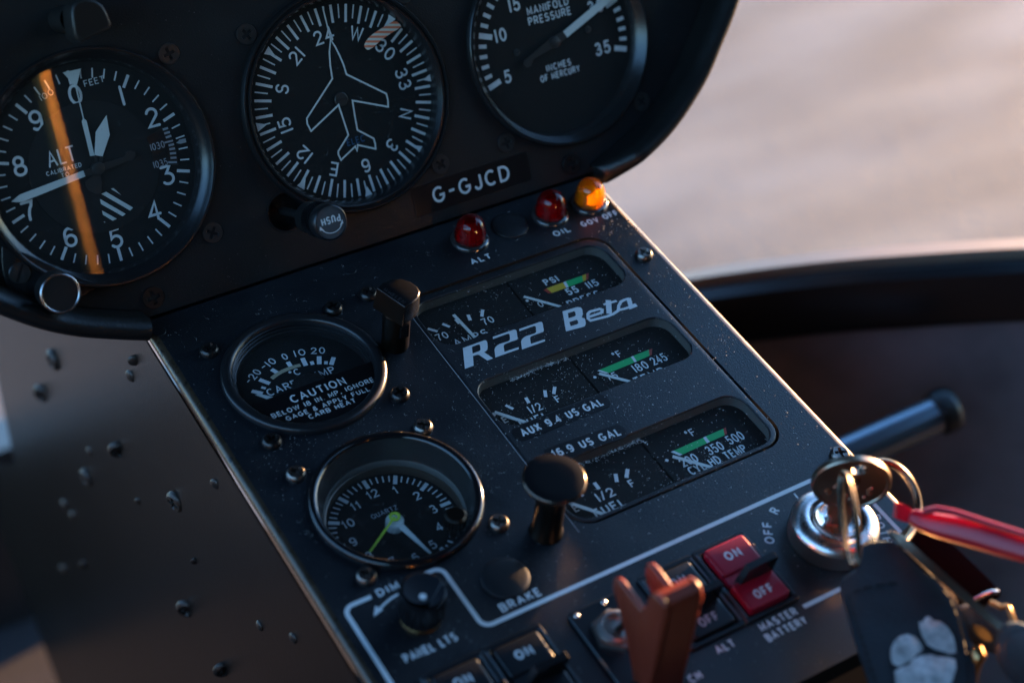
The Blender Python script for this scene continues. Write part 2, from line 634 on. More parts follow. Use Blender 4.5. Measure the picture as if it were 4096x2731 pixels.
# ---------------------------------------------------------------- single-stroke lettering
def A_(cx, cy, rx, ry, a0, a1, n=None):
    n = n or max(4, int(abs(a1 - a0) / 20))
    return [(cx + rx * math.cos(R(a0 + (a1 - a0) * i / n)), cy + ry * math.sin(R(a0 + (a1 - a0) * i / n))) for i in range(n + 1)]
GL = {
 '0': (.62, [A_(.31, .5, .31, .5, 90, 450)]),
 '1': (.0, [[(0, 1), (0, 0)]]),
 '!': (.24, [[(0, .76), (.14, .84), (.22, 1), (.22, 0)]]),
 '2': (.58, [A_(.29, .72, .29, .28, 165, -35) + [(0, 0), (.6, 0)]]),
 '3': (.6, [A_(.28, .74, .25, .26, 150, -90) + A_(.28, .26, .31, .28, 82, -150)]),
 '#': (.6, [[(0, 1), (.52, 1), (.24, .62)] + A_(.26, .30, .33, .31, 80, -145)]),
 '4': (.64, [[(.46, 0), (.46, 1), (0, .28), (.64, .28)]]),
 '5': (.6, [[(.52, 1), (.1, 1), (.04, .54)] + A_(.27, .32, .32, .32, 125, -145)]),
 '6': (.6, [A_(.32, .62, .3, .38, 50, 180) + A_(.3, .3, .29, .3, 180, 540)]),
 '7': (.56, [[(0, 1), (.56, 1)] + A_(.62, 0, .38, .8, 110, 180)]),
 '8': (.6, [A_(.3, .76, .24, .24, -90, 270), A_(.3, .27, .3, .27, 90, 450)]),
 '9': (.6, [A_(.28, .38, .3, .38, -130, 0) + A_(.3, .7, .29, .3, 0, 360)]),
 'A': (.74, [[(0, 0), (.37, 1), (.74, 0)], [(.13, .35), (.61, .35)]]),
 'B': (.62, [[(0, .5), (0, 1), (.34, 1)] + A_(.34, .76, .24, .24, 80, -80) + [(.34, .52), (0, .52)], [(0, .52), (.36, .51)] + A_(.36, .26, .26, .255, 80, -80) + [(.36, 0), (0, 0), (0, .5)]]),
 'C': (.68, [A_(.38, .5, .38, .5, 48, 312)]),
 'D': (.66, [[(.26, 0), (0, 0), (0, 1), (.26, 1)] + A_(.26, .5, .4, .5, 90, -90)]),
 'E': (.54, [[(.54, 1), (0, 1), (0, 0), (.55, 0)], [(0, .52), (.48, .52)]]),
 'F': (.52, [[(.52, 1), (0, 1), (0, 0)], [(0, .5), (.45, .5)]]),
 'G': (.76, [A_(.39, .5, .39, .5, 48, 330) + [(.75, .44), (.44, .44)]]),
 'H': (.62, [[(0, 0), (0, 1)], [(.62, 0), (.62, 1)], [(0, .52), (.62, .52)]]),
 'I': (.0, [[(0, 0), (0, 1)]]),
 'J': (.44, [[(.44, 1), (.44, .25)] + A_(.22, .24, .22, .24, 0, -180)]),
 'K': (.6, [[(0, 0), (0, 1)], [(.58, 1), (0, .42)], [(.2, .6), (.62, 0)]]),
 'L': (.48, [[(0, 1), (0, 0), (.5, 0)]]),
 'M': (.74, [[(0, 0), (0, 1), (.37, .2), (.74, 1), (.74, 0)]]),
 'N': (.62, [[(0, 0), (0, 1), (.62, 0), (.62, 1)]]),
 'O': (.76, [A_(.38, .5, .38, .5, 90, 450)]),
 'P': (.58, [[(0, 0), (0, 1), (.32, 1)] + A_(.32, .74, .25, .26, 80, -80) + [(.32, .48), (0, .48)]]),
 'Q': (.76, [A_(.38, .5, .38, .5, 90, 450), [(.46, .24), (.76, -.04)]]),
 'R': (.62, [[(0, 0), (0, 1), (.34, 1)] + A_(.34, .75, .25, .25, 80, -80) + [(.34, .5), (0, .5)], [(.32, .5), (.62, 0)]]),
 'S': (.6, [A_(.3, .74, .27, .26, 30, 260) + A_(.3, .26, .3, .27, 75, -150)]),
 'T': (.62, [[(0, 1), (.62, 1)], [(.31, 1), (.31, 0)]]),
 'U': (.6, [[(0, 1), (0, .3)] + A_(.3, .3, .3, .3, 180, 360) + [(.6, 1)]]),
 'V': (.7, [[(0, 1), (.35, 0), (.7, 1)]]),
 'W': (.98, [[(0, 1), (.24, 0), (.49, .95), (.74, 0), (.98, 1)]]),
 'X': (.62, [[(0, 0), (.62, 1)], [(0, 1), (.62, 0)]]),
 'Y': (.64, [[(0, 1), (.32, .46), (.64, 1)], [(.32, .46), (.32, 0)]]),
 'Z': (.58, [[(0, 1), (.58, 1), (0, 0), (.58, 0)]]),
 '&': (.7, [[(.68, 0), (.16, .68)] + A_(.32, .8, .18, .2, 200, -30) + [(.1, .42)] + A_(.26, .24, .26, .24, 140, 300) + [(.66, .42)]]),
 '-': (.4, [[(0, .5), (.4, .5)]]),
 '.': (.0, [[(0, 0), (0, .09)]]),
 ',': (.04, [[(.03, .08), (0, -.14)]]),
 '/': (.36, [[(0, 0), (.36, 1)]]),
 'o': (.24, [A_(.12, .86, .12, .14, 90, 450)]),
 ' ': (.26, []),
}
LZ = [0]
def text(mb, s, x, y, h, wt, rot=0.0, z=0.0, width=None, gap=None, cap=False, sx=1.0, slant=0.0):
    """centred on (x, y); h = overall cap height, wt = stroke width, width = overall length"""
    k = h - wt
    gap = (wt + h * 0.20) if gap is None else gap
    adv = []
    X = 0
    for c in s:
        wd, _ = GL[c]
        adv.append(X)
        X += wd * k * sx + gap
    total = X - gap
    sc = 1.0
    if width:
        sc = (width - wt) / max(total, 1e-6)
    ca, sa = math.cos(rot), math.sin(rot)
    for i, c in enumerate(s):
        for q, pl in enumerate(GL[c][1]):
            P = []
            for (gx, gy) in pl:
                px = (adv[i] + gx * k * sx - total / 2) * sc + slant * (gy - .5) * k
                py = gy * k - k / 2
                P.append((x + px * ca - py * sa, y + px * sa + py * ca))
            LZ[0] += 1
            mb.ribbon(P, wt, z + 0.014 * q, cap)
    return mb
# ================================================================ screws
def cross_loop(a, b, n=1):
    return [(a, b), (b, b), (b, a), (-b, a), (-b, b), (-a, b), (-a, -b), (-b, -b), (-b, -a), (b, -a), (b, -b), (a, -b)]
def screw_mesh(name, r, h, m, flush=False):
    mb = MB()
    mid = r * (0.80 if flush else 0.76)
    zt = h
    cr = cross_loop(r * .62, r * .17)
    if flush:
        mb.lathe([(r, -0.2), (r, h * .5), (r * .96, h), (mid, h)], n=32)
    else:
        mb.lathe([(r, 0), (r, h * .35), (r * .95, h * .62), (r * .84, h * .85), (mid, zt)], n=32)
    top = mb.loop(circle(0, 0, mid, 32), zt)
    c0 = mb.loop(cr, zt)
    mb.fill([top, c0])
    c1 = mb.loop([(x * .7, y * .7) for x, y in cr], zt - min(1.2, r * .35))
    mb.bridge(c0, c1)
    mb.fill([c1])
    return mb.build(name, m, mesh_only=True, ang=40)
SC_FLUSH = screw_mesh('screw', 3.7, 0.5, M['screw_p'], True)
SC_FLUSH_SH = screw_mesh('screw', 4.0, 0.6, M['screw'], True)
SC_PAN = screw_mesh('screw', 3.45, 2.0, M['screw'])
SC_PAN_B = screw_mesh('screw', 3.4, 2.1, M['screw_b'])
def ring_washer(mb, x, y, r0, r1, z0, z1):
    return mb.lathe([(r1, z0), (r1, z1), (r0, z1), (r0, z0)], x, y, 32)

# ================================================================ instrument panel (upper frame)
CXP = 14.3
half = [(97.5, -4.4), (103.5, -2.2), (110, 0.3), (121, 4.8), (132, 11.2), (143, 20), (150, 26.5), (157.5, 35.8), (164, 43.5), (170, 51.5),
        (176, 62), (181, 76), (184, 95), (185, 130), (185, 178), (176, 196), (160, 205)]
path = [(CXP + x, y) for x, y in half] + [(CXP - x, y) for x, y in reversed(half)]
# smooth the outline
def smooth_path(p, n=2):
    for _ in range(n):
        q = [p[0]]
        for a, b in zip(p, p[1:]):
            q.append((a[0] * .75 + b[0] * .25, a[1] * .75 + b[1] * .25))
            q.append((a[0] * .25 + b[0] * .75, a[1] * .25 + b[1] * .75))
        q.append(p[-1])
        p = q
    return p
rimpath = smooth_path(path, 2)
def off_open(p, dist):
    out = []
    for i in range(len(p)):
        a = Vector(p[max(i - 1, 0)]); b = Vector(p[min(i + 1, len(p) - 1)])
        t = (b - a).normalized()
        out.append((p[i][0] - t.y * dist, p[i][1] + t.x * dist))
    return out
inner = off_open(rimpath, 9.0)          # the base of the trim, inside
panel = thing('instrument_panel', 'upper matt black flight instrument panel with curved rubber edged outline', 'instrument panel', FU, (CXP, 60))
outline = [(CXP + 96.5, 0.9)] + [(x, y) for x, y in inner] + [(CXP - 97.8, 0.9)]
outline = [(x, max(y, 0.9)) for x, y in outline]
clean = []
for p in outline:
    if not clean or (Vector(p) - Vector(clean[-1])).length > 0.05:
        clean.append(p)
outline = clean
GA, GD, GM = (-80.4, 55.9), (14.1, 54.6), (106.0, 54.3)
o3 = (CXP, 60)
mb = MB(o3).plate(outline, [circle(*GA, 39.5), circle(*GD, 39.5), circle(*GM, 39.5), circle(-19.2, 22.3, 7.2, 32)], 0, -1.8, ch=0.25)
mb.build('face_plate', M['panel'], panel)
# rubber trim swept round the outline: inner wall, rounded crown, outer wall
mb = MB(o3)
prof = [(9.2, -1.5), (8.8, 2.0), (8.4, 8.5), (7.6, 12.0), (5.8, 14.4), (3.6, 15.2), (1.6, 14.2), (0.3, 11.5), (0.0, 6.0), (0.4, -2.0), (1.6, -12.0)]
rows = []
for o_, z_ in prof:
    rows.append([mb.v(x, y, z_ * (min(1.0, .30 + .07 * i) if z_ > 0 else 1.0)) for i, (x, y) in enumerate(off_open(rimpath, o_))])
for a, b in zip(rows, rows[1:]):
    mb.bridge(a, b, False)
for k in (0, -1):
    mb.face([r[k] for r in rows])
mb.build('edge_trim', M['rim'], panel, ang=60)
for x, y, me in ((-17.3, 86.7, SC_FLUSH), (-46.3, 86.9, SC_FLUSH), (-47.8, 23.0, SC_FLUSH), (-74.6, 7.3, SC_FLUSH_SH), (44.9, 22.2, SC_FLUSH), (45.4, 86.8, SC_FLUSH),
                 (74.2, 22.6, SC_FLUSH), (137.7, 22.2, SC_FLUSH), (100.5, 6.8, SC_FLUSH_SH), (137.5, 86.5, SC_FLUSH), (74.5, 86.6, SC_FLUSH)):
    link('screw', me, panel, loc=(x - CXP, y - 60, 0), rz=random.uniform(0, 1.5))
mb = MB(o3)
mb.plate([(30.5, 5.4), (81.6, 5.8), (81.9, 16.9), (30.7, 16.9)], [], 0.30, 0.02, ch=0.1)
pl = mb.build('registration_placard', M['placard'], panel)
pl['label'] = 'glossy black strip reading G-GJCD'
text(MB(o3), 'G-GJCD', 55.7, 11.4, 6.2, 0.95, z=0.36, width=34).build('lettering', M['white'], pl)
mb = MB(o3)
ring_washer(mb, -19.2, 22.3, 6.9, 7.6, -1.2, 0.25)
mb.build('shaft_hole_rim', M['bezel'], panel)

mb = MB(o3)
mb.lathe([(7.3, -1.6), (7.3, -9), (0, -9)], -19.2, 22.3, 32)
mb.build('shaft_recess', M['bezel'], panel)
mb = MB(o3)
back_ = off_open(rimpath, 3.0)
vsb = [mb.v(x, y, -34) for x, y in back_]
mb.fill([vsb])
mb.bridge(vsb, [mb.v(x, y, -2.5) for x, y in back_], True)
mb.build('back_cover', M['sill'], panel, ang=40)
# ================================================================ round instruments
def gauge_base(name, label, frame, c, prof, dial_r, dial_z, glass_r, glass_z, bez='bezel', glass='glass', group=None, dialm='dial'):
    g = thing(name, label, 'gauge', frame, c, group)
    MB(c).lathe(prof, *c, n=96).build('bezel', M[bez], g, ang=50)
    dl = MB(c).lathe([(dial_r, dial_z), (0, dial_z)], *c, n=96).build('dial', M[dialm], g)
    MB(c).lathe([(dial_r, dial_z), (prof[-1][0], prof[-1][1])], *c, n=96).build('case_wall', M['bezel'], g)
    gl = MB(c).lathe([(glass_r, glass_z), (0, glass_z)], *c, n=64).build('glass', M[glass], g, up=True)
    return g, dl

def pol(c, a, r):
    return (c[0] + r * math.sin(R(a)), c[1] + r * math.cos(R(a)))

def ticks(mb, c, angs, r0, r1, wd, z):
    for a in angs:
        mb.ribbon([pol(c, a, r0), pol(c, a, r1)], wd, z)
    return mb

# ---- altimeter
c = GA
ALT, dl = gauge_base('altimeter', 'round altimeter reading ALT in FEET with three pointers, on the left of the upper panel', FU, c,
                     [(41, 0), (41, 1.9), (40.5, 2.6), (39.8, 2.5), (39.1, 1.2), (37.8, -0.4), (36.8, -1.2), (36.4, -2.0), (35.6, -4.9)], 35.6, -5.0, 36.6, -1.6, glass='glass_alt')
dc = (-80.5, 55.8)
Z = -4.9
mb = MB(c)
ticks(mb, dc, [7.2 * i for i in range(50) if i % 5], 30.3, 33.6, 0.5, Z)
ticks(mb, dc, [36 * i for i in range(10)], 29.0, 33.7, 1.05, Z)
mb.build('tick_marks', M['white'], ALT)
for ch, px in (('1', (-64.76, 76.83)), ('2', (-56.46, 66.95)), ('#', (-56.49, 46.27)), ('4', (-64.61, 35.51)), ('5', (-80.19, 30.21)),
               ('6', (-95.36, 35.19)), ('7', (-106.3, 47.76)), ('8', (-104.97, 63.01)), ('9', (-95.35, 76.21)), ('0', (-80.17, 81.19))):
    text(MB(c), ch, px[0], px[1], 7.0, 0.95, z=Z, cap=True, sx=1.0).build('numeral', M['white'], ALT)
MB(c).lathe([(22.6, Z - .08), (22.6, Z + 0.12), (22.3, Z + 0.16), (0, Z + 0.16)], *dc, n=96).build('inner_disc', M['dial2'], ALT)
ZI = Z + 0.20
mb = MB(c)
text(mb, 'ALT', *(-90.7, 62.48), 5.4, 0.62, z=ZI, width=9.8, cap=True)
text(mb, 'CALIBRATED', *(-90.96, 58.03), 1.5, 0.24, z=ZI, width=12.4)
text(mb, 'TO', *(-91.08, 56.15), 1.5, 0.24, z=ZI, width=2.8)
text(mb, 'FEET', *(-72.77, 83.91), 2.2, 0.26, z=ZI, width=7.2)
text(mb, '100', *(-89.62, 83.56), 2.1, 0.22, rot=R(15.9), z=ZI, width=4.9)
mb.build('lettering', M['white'], ALT)
mb = MB(c)
for poly in ([(-77.29, 47.18), (-76.33, 47.22), (-74.42, 44.16)], [(-80.96, 46.48), (-79.13, 46.66), (-71.57, 38.77), (-72.85, 38.07)],
             [(-81.88, 44.91), (-82.01, 43.11), (-75.96, 36.97), (-74.65, 37.38)], [(-82.3, 40.85), (-82.41, 39.39), (-79.7, 36.42), (-78.12, 36.67)], [(-82.74, 37.13), (-82.69, 36.61), (-82.23, 36.58)]):
    mb.sheet(poly, ZI)
mb.build('warning_stripes', M['needle'], ALT)
# pressure setting window
mb = MB(c)
mb.sheet([(-60.34, 60.93), (-53.97, 62.8), (-51.8, 60.45), (-51.23, 53.03), (-51.89, 48.47), (-60.7, 51.13), (-59.78, 55.38)], Z + 0.19)
mb.build('setting_window', M['placard'], ALT)
mb = MB(c)
for a, b, wd in [((-54.01, 61.95), (-52.05, 62.01), 0.75), ((-53.89, 60.51), (-51.78, 60.52), 0.75), ((-53.74, 59.02), (-51.64, 59.12), 0.75), ((-54.67, 57.43), (-51.52, 57.36), 0.6), ((-53.51, 56.09), (-51.48, 56.05), 0.75), ((-53.6, 54.74), (-51.54, 54.53), 0.75), ((-53.81, 53.27), (-51.63, 52.9), 0.75), ((-54.0, 51.74), (-51.91, 51.32), 0.75), ((-55.2, 50.5), (-52.19, 49.74), 0.7)]:
    mb.ribbon([a, b], wd, ZI)
mb.sheet([(-50.69, 56.27), (-49.69, 56.62), (-49.29, 57.03), (-46.95, 56.9), (-46.98, 55.49), (-49.18, 55.54), (-49.84, 55.8)], ZI)
text(mb, '1030', *(-57.37, 57.07), 2.5, 0.32, z=ZI, width=5.2)
text(mb, '1035', *(-57.96, 50.95), 2.5, 0.32, z=ZI, width=5.2)
mb.build('setting_scale', M['grey'], ALT)
# pointers
hub = (-80.16, 55.43)
mb = MB(c)
mb.prism([(-111.33, 52.65), (-108.09, 54.14), (-85.21, 56.1), (-85.04, 54.02), (-107.72, 51.56), (-109.22, 51.84)], -2.9, -2.6)
mb.build('pointer', M['needle'], ALT)
mb = MB(c)
mb.prism([(-72.18, 71.96), (-72.93, 65.26), (-77.36, 58.86), (-79.83, 60.04), (-77.31, 67.41)], -3.5, -3.2)
mb.build('pointer', M['needle'], ALT)
mb = MB(c)
mb.prism([(-82.4, 89.37), (-76.09, 89.13), (-79.21, 83.92), (-79.8, 72.73), (-79.15, 71.88), (-79.8, 59.81), (-81.23, 60.01), (-80.78, 72.0), (-80.08, 72.81), (-79.64, 84.03)], -4.1, -3.8)
mb.build('pointer', M['needle'], ALT)
mb = MB(c)
mb.prism(circle(*hub, 2.2, 28), -4.4, -1.9, 0.3)
mb.prism([(-85.13, 55.9), (-80.07, 56.6), (-69.97, 56.88), (-69.2, 58.22), (-67.57, 58.35), (-66.25, 57.4), (-66.48, 55.91), (-67.94, 54.96), (-69.47, 55.19), (-78.23, 54.16), (-80.66, 53.87), (-84.88, 54.1)], -2.55, -2.3)
mb.prism([(-81.14, 53.94), (-79.8, 53.17), (-79.92, 50.3), (-81.24, 46.79), (-83.08, 47.2), (-84.96, 48.83), (-85.57, 50.75), (-85.34, 52.23)], -3.7, -3.45)
mb.prism([(-79.78, 59.81), (-79.01, 59.79), (-79.65, 55.53), (-80.58, 55.02)], -4.2, -3.95)
mb.prism([(-77.84, 59.08), (-76.81, 58.6), (-78.92, 55.33), (-79.65, 55.53)], -4.2, -3.92)
mb.build('pointer_hub', M['needle_b'], ALT)
# lower left corner lobe with setting knob and slotted screw
mb = MB(c)
lob = [(-119.4, 40), (-121.5, 33), (-121.8, 26), (-119.5, 18), (-114, 13.2), (-107.5, 12.4), (-100, 14.5), (-93.5, 16.8), (-88, 16.4), (-98, 22), (-112, 35)]
mb.prism(smooth_path(lob, 1), 0.05, 1.3, 0.5)
mb.build('flange', M['bezel'], ALT)
mb = MB(c)
mb.lathe([(3.6, 1.3), (3.6, 1.9), (3.3, 2.1), (0, 2.1)], -116.4, 29.6, 32)
mb.build('screw', M['screw_p'], ALT)
mb = MB(c)
mb.ribbon([(-118.2, 26.9), (-114.6, 32.3)], 0.8, 2.14)
mb.build('screw_slot', M['placard'], ALT)
k0 = (-109.0, 22.6)
mb = MB(c)
mb.lathe([(3.0, 1.3), (3.0, 9), (6.2, 10.5), (6.6, 12), (6.6, 19.2), (6.3, 20.0), (5.9, 20.2)], *k0, n=48)
mb.lathe([(5.9, 20.2), (5.8, 19.8), (0, 19.7)], *k0, n=48)
ak = mb.build('setting_knob', M['knob_m'], ALT, ang=50)
MB(c).lathe([(6.65, 19.2), (6.8, 19.8), (6.5, 20.35), (6.1, 20.45), (5.85, 20.1)], *k0, n=64).build('knob_rim', mat('knob_rim_steel', (0.55, 0.52, 0.52), 0.25, metal=1.0), ak, ang=70)

# ---- heading indicator
c = GD
DG, dl = gauge_base('heading_indicator', 'round compass dial with white aircraft outline and degree marks, middle of the three upper gauges', FU, c,
                    [(41, 0), (41, 1.5), (40.4, 2.3), (39.7, 2.3), (39.3, 1.5), (38.9, 1.5), (38.4, 2.4), (37.7, 2.2), (37.0, 0.6), (36.6, -0.8), (36.3, -4.9)], 36.3, -5.0, 36.8, -0.6)
dc = (15.2, 53.9)
Z = -4.9
HD = 245.0
mb = MB(c)
ticks(mb, dc, [10 * i - HD for i in range(36)], 28.7, 35.2, 1.0, Z)
mb.build('ten_degree_marks', M['white'], DG)
mb = MB(c)
ticks(mb, dc, [10 * i + 5 - HD for i in range(36)], 30.2, 35.2, 0.5, Z)
mb.build('five_degree_marks', M['white'], DG)
for s, hd in (('N', 360), ('3', 30), ('6', 60), ('E', 90), ('12', 120), ('15', 150), ('S', 180), ('21', 210), ('24', 240), ('W', 270), ('30', 300), ('33', 330)):
    a = hd - HD
    p = pol(dc, a, 25.0)
    text(MB(c), s, p[0], p[1], 5.2, 0.72, rot=-R(a), z=Z, cap=True, sx=1.0).build('numeral', M['white'], DG)
for a in (45, 90, 135, 180, 225, 270, 315):
    tip = pol(dc, a, 32.0)
    b1, b2 = pol(dc, a - 2.6, 36.0), pol(dc, a + 2.6, 36.0)
    MB(c).sheet([tip, b1, b2], -3.6).build('index_mark', M['white'], DG)
plane = [(14.2, 77.24), (15.29, 74.37), (16.16, 70.95), (16.83, 67.57), (17.14, 63.65), (30.82, 52.93), (30.88, 50.52), (30.35, 48.1), (17.05, 53.91), (16.54, 48.52), (16.24, 43.05), (21.8, 38.28), (21.89, 36.34), (21.58, 34.42), (14.99, 37.72), (14.21, 35.74), (13.94, 37.48), (7.19, 34.17), (6.65, 36.38), (6.96, 37.53), (12.31, 42.25), (11.3, 53.78), (-1.5, 47.41), (-2.28, 50.26), (-1.98, 52.2), (11.33, 63.5), (11.75, 68.43), (12.65, 73.02), (14.2, 77.24)]
mb = MB(c)
mb.ribbon(plane, 0.62, -2.3)
mb.ribbon([(14.2, 77.24), (14.18, 81.82), (14.18, 87.96), (14.5, 89.19)], 0.5, -2.26)
mb.build('aircraft_symbol', M['needle'], DG)
text(MB(c), 'ELEC', *(15.68, 39.14), 2.6, 0.42, z=Z + .06, width=7.4).build('lettering', M['bluep'], DG)
hp = (13.74, 55.11)
mb = MB(c)
mb.lathe([(2.6, Z), (2.6, Z + .5), (2.3, Z + .7), (0, Z + .7)], *hp, n=32)
hb = mb.build('centre_screw', M['needle_b'], DG)
MB(c).ribbon([(hp[0] - 2.0, hp[1] + .3), (hp[0] + 2.0, hp[1] - .3)], 0.5, Z + .74).build('screw_slot', M['placard'], hb)
bug = [[(40.31, 77.67), (41.89, 77.29), (42.72, 76.21), (38.52, 77.21)], [(38.52, 77.21), (42.72, 76.21), (43.25, 75.2), (36.84, 76.73)], [(36.84, 76.73), (43.25, 75.2), (42.1, 74.59), (35.11, 76.26)], [(35.11, 76.26), (42.1, 74.59), (40.27, 74.14), (33.48, 75.77)], [(33.48, 75.77), (40.27, 74.14), (38.51, 73.68), (31.88, 75.27)], [(31.88, 75.27), (38.51, 73.68), (36.97, 73.17), (30.45, 74.74)], [(30.45, 74.74), (36.97, 73.17), (35.45, 72.65), (29.27, 74.14)], [(29.27, 74.14), (35.45, 72.65), (34.05, 72.11), (28.32, 73.5)], [(28.32, 73.5), (34.05, 72.11), (32.72, 71.55), (27.56, 72.8)], [(27.56, 72.8), (32.72, 71.55), (31.46, 70.97), (27.03, 72.05)], [(27.03, 72.05), (31.46, 70.97), (30.23, 70.39), (26.98, 71.18)], [(26.98, 71.18), (30.23, 70.39), (28.39, 69.95), (27.78, 70.11)]]
for i, q in enumerate(bug):
    MB(c).sheet(q, -3.2).build('bug_stripe', M['bug_o' if i % 2 == 0 else 'bug_c'], DG)
k0 = (-19.1, 22.3)
mb = MB(c)
mb.lathe([(1.5, -4), (1.5, 22)], *k0, n=20)
mb.lathe([(1.5, 20.5), (5.0, 21.5), (5.7, 22.5), (5.7, 28.5), (5.9, 28.8)], *k0, n=40)
kn = mb.build('push_knob', M['knob_m'], DG, ang=45)
mb = MB(c)
rg = []
for z0, z1 in ((28.8, 33.5), (34.5, 36.0)):
    for i in range(44):
        a0, a1, a2 = [2 * math.pi * (i + t) / 44 for t in (0, .5, 1)]
        vs = [[mb.v(k0[0] + r_ * math.cos(a), k0[1] + r_ * math.sin(a), z) for (r_, a) in ((5.65, a0), (6.15, a1), (5.65, a2))] for z in (z0, z1)]
        mb.bridge(vs[0], vs[1], False)
mb.build('knurling', M['knob'], kn, ang=10)
MB(c).lathe([(5.6, 28.2), (5.6, 36), (6.1, 36.2), (6.3, 37), (6.3, 40.6), (6.0, 41.3), (5.7, 41.5), (5.55, 41.0)], *k0, n=48).build('knob_collar', M['anod'], kn, ang=50)
MB(c).lathe([(5.6, 41.0), (3, 41.15), (0, 41.2)], *k0, n=48).build('knob_cap', mat('knob_cap_grey', (0.075, 0.078, 0.085), 0.3, spec=0.6, coat=0.3), kn)
mb = MB(c)
text(mb, 'PUSH', k0[0] + .2, k0[1] + 0.9, 2.7, 0.5, rot=math.pi, z=41.35, width=7.2)
arc = [(k0[0] + 4.1 * math.cos(R(a)), k0[1] - 0.0 + 3.6 * math.sin(R(a))) for a in range(205, 336, 10)]
mb.ribbon(arc, 0.3, 41.35)
for e, s_ in ((arc[0], -1), (arc[-1], 1)):
    mb.sheet([(e[0] + s_ * 0.5, e[1] + 1.4), (e[0] - .9, e[1] - .2 - .3 * s_), (e[0] + .7, e[1] - .2 + .3 * s_)], 41.38)
mb.build('lettering', M['white'], kn)

# ---- manifold pressure gauge
c = GM
MAP, dl = gauge_base('manifold_pressure_gauge', 'round manifold pressure gauge marked in inches of mercury, rightmost on the upper panel', FU, c,
                     [(40.6, 0), (40.6, 1.5), (39.9, 2.4), (39.0, 2.4), (38.3, 1.3), (37.5, 0.2), (36.9, -0.6), (36.0, -1.6), (35.3, -4.0)], 35.3, -4.1, 36.9, -0.8)
dc = (105.9, 53.1)
Z = -4.0
mb = MB(c)
ticks(mb, dc, [-106.3 + 7.1 * i for i in range(31) if i % 5], 30.0, 33.3, 1.5, Z)
ticks(mb, dc, [-106.3 + 35.5 * i for i in range(7)], 27.6, 33.4, 2.1, Z)
mb.build('tick_marks', M['white'], MAP)
for s, p in (('5', (82.86, 46.18)), ('10', (83.55, 62.14)), ('15', (92.02, 71.91)), ('35', (127.06, 46.55)), ('30', (127.37, 62.98)), ('20', (105.9, 78)), ('25', (119.5, 74.5))):
    text(MB(c), s, p[0], p[1], 5.2, 0.85, z=Z, cap=True, sx=0.85).build('numeral', M['white'], MAP)
mb = MB(c)
text(mb, 'MANIFOLD', 106.3, 68.0, 3.2, 0.52, z=Z, width=19)
text(mb, 'PRESSURE', 106.3, 64.1, 3.2, 0.52, z=Z, width=19.6)
text(mb, 'INCHES', 105.9, 44.9, 2.7, 0.48, z=Z, width=11.4)
text(mb, 'OF MERCURY', 105.8, 41.5, 2.7, 0.48, z=Z, width=18.3)
mb.build('lettering', M['white'], MAP)
mb = MB(c)
mb.prism([(109.74, 57.24), (111.06, 54.65), (130.87, 62.44), (138.45, 66.08), (135.39, 66.35), (130.01, 65.44)], -2.3, -2.0)
mb.build('pointer', M['needle'], MAP)
mb = MB(c)
mb.prism([(109.76, 57.32), (111.06, 54.65), (105.09, 52.45), (94.53, 50.13), (92.73, 47.79), (90.95, 47.6), (89.79, 48.96), (90.27, 50.54), (92.33, 51.31), (104.47, 56.24)], -2.4, -2.1)
mb.prism(circle(*(105.35, 54.02), 2.2, 24), -3.9, -1.7, .3)
mb.build('pointer_tail', M['needle_b'], MAP)
for p in ((121.96, 55.18), (88.81, 54.08)):
    MB(c).lathe([(1.4, Z), (1.4, Z + .3), (0.6, Z + .4), (0.5, Z + .1), (0, Z + .1)], *p, n=20).build('dial_screw', M['screw_p'], MAP)
# ================================================================ centre console (lower frame)
X0, X1, YB = -81.0, 109.3, -232.2
CC = (14.0, -116)
console = thing('centre_console', 'sloping satin black centre console carrying the small gauges, switches and lamps', 'console', FL, CC)
CG, CK = (-41.3, -47.4), (-40.2, -111.5)
CL = (5.2, -149.5, 92.0, -30.3)
holes = [circle(*CG, 26), circle(*CK, 26), rrect(CL[0], CL[1], CL[2], CL[3], 9)]
mb = MB(CC)
xin0, xin1 = X0 + 2.8, X1 - 3.6
mb.plate([(xin0, YB + 3), (xin1, YB + 3), (xin1, -0.2), (xin0, -0.2)], holes, 0, -1.6)
mb.build('top_plate', M['console'], console)
for x, s, r, col in ((xin0, -1, 2.8, 0), (xin1, 1, 3.6, 0)):
    mb = MB(CC)
    ra = []
    for k in range(9):
        a = math.pi / 2 * k / 8
        xx, zz = x + s * r * math.sin(a), -r * (1 - math.cos(a))
        ra.append((mb.v(xx, YB + 3, zz), mb.v(xx, -0.2, zz)))
    for p, q in zip(ra, ra[1:]):
        mb.face([p[0], q[0], q[1], p[1]])
    mb.build('folded_edge', M['edge'], console, ang=80)
mb = MB(CC)
mb.face([mb.v(X0 + .5, -3.0, -1.9), mb.v(X1 - .5, -3.0, -1.9), mb.v(X1 - .5, 4.0, -3.0), mb.v(X0 + .5, 4.0, -3.0)])
mb.face([mb.v(X0 + .5, 4.0, -3.0), mb.v(X1 - .5, 4.0, -3.0), mb.v(X1 - .5, 30.0, 8), mb.v(X0 + .5, 30.0, 8)])
mb.build('seam_light_block', M['sill'], console)  # added dark strip stopping light leaking through the seam
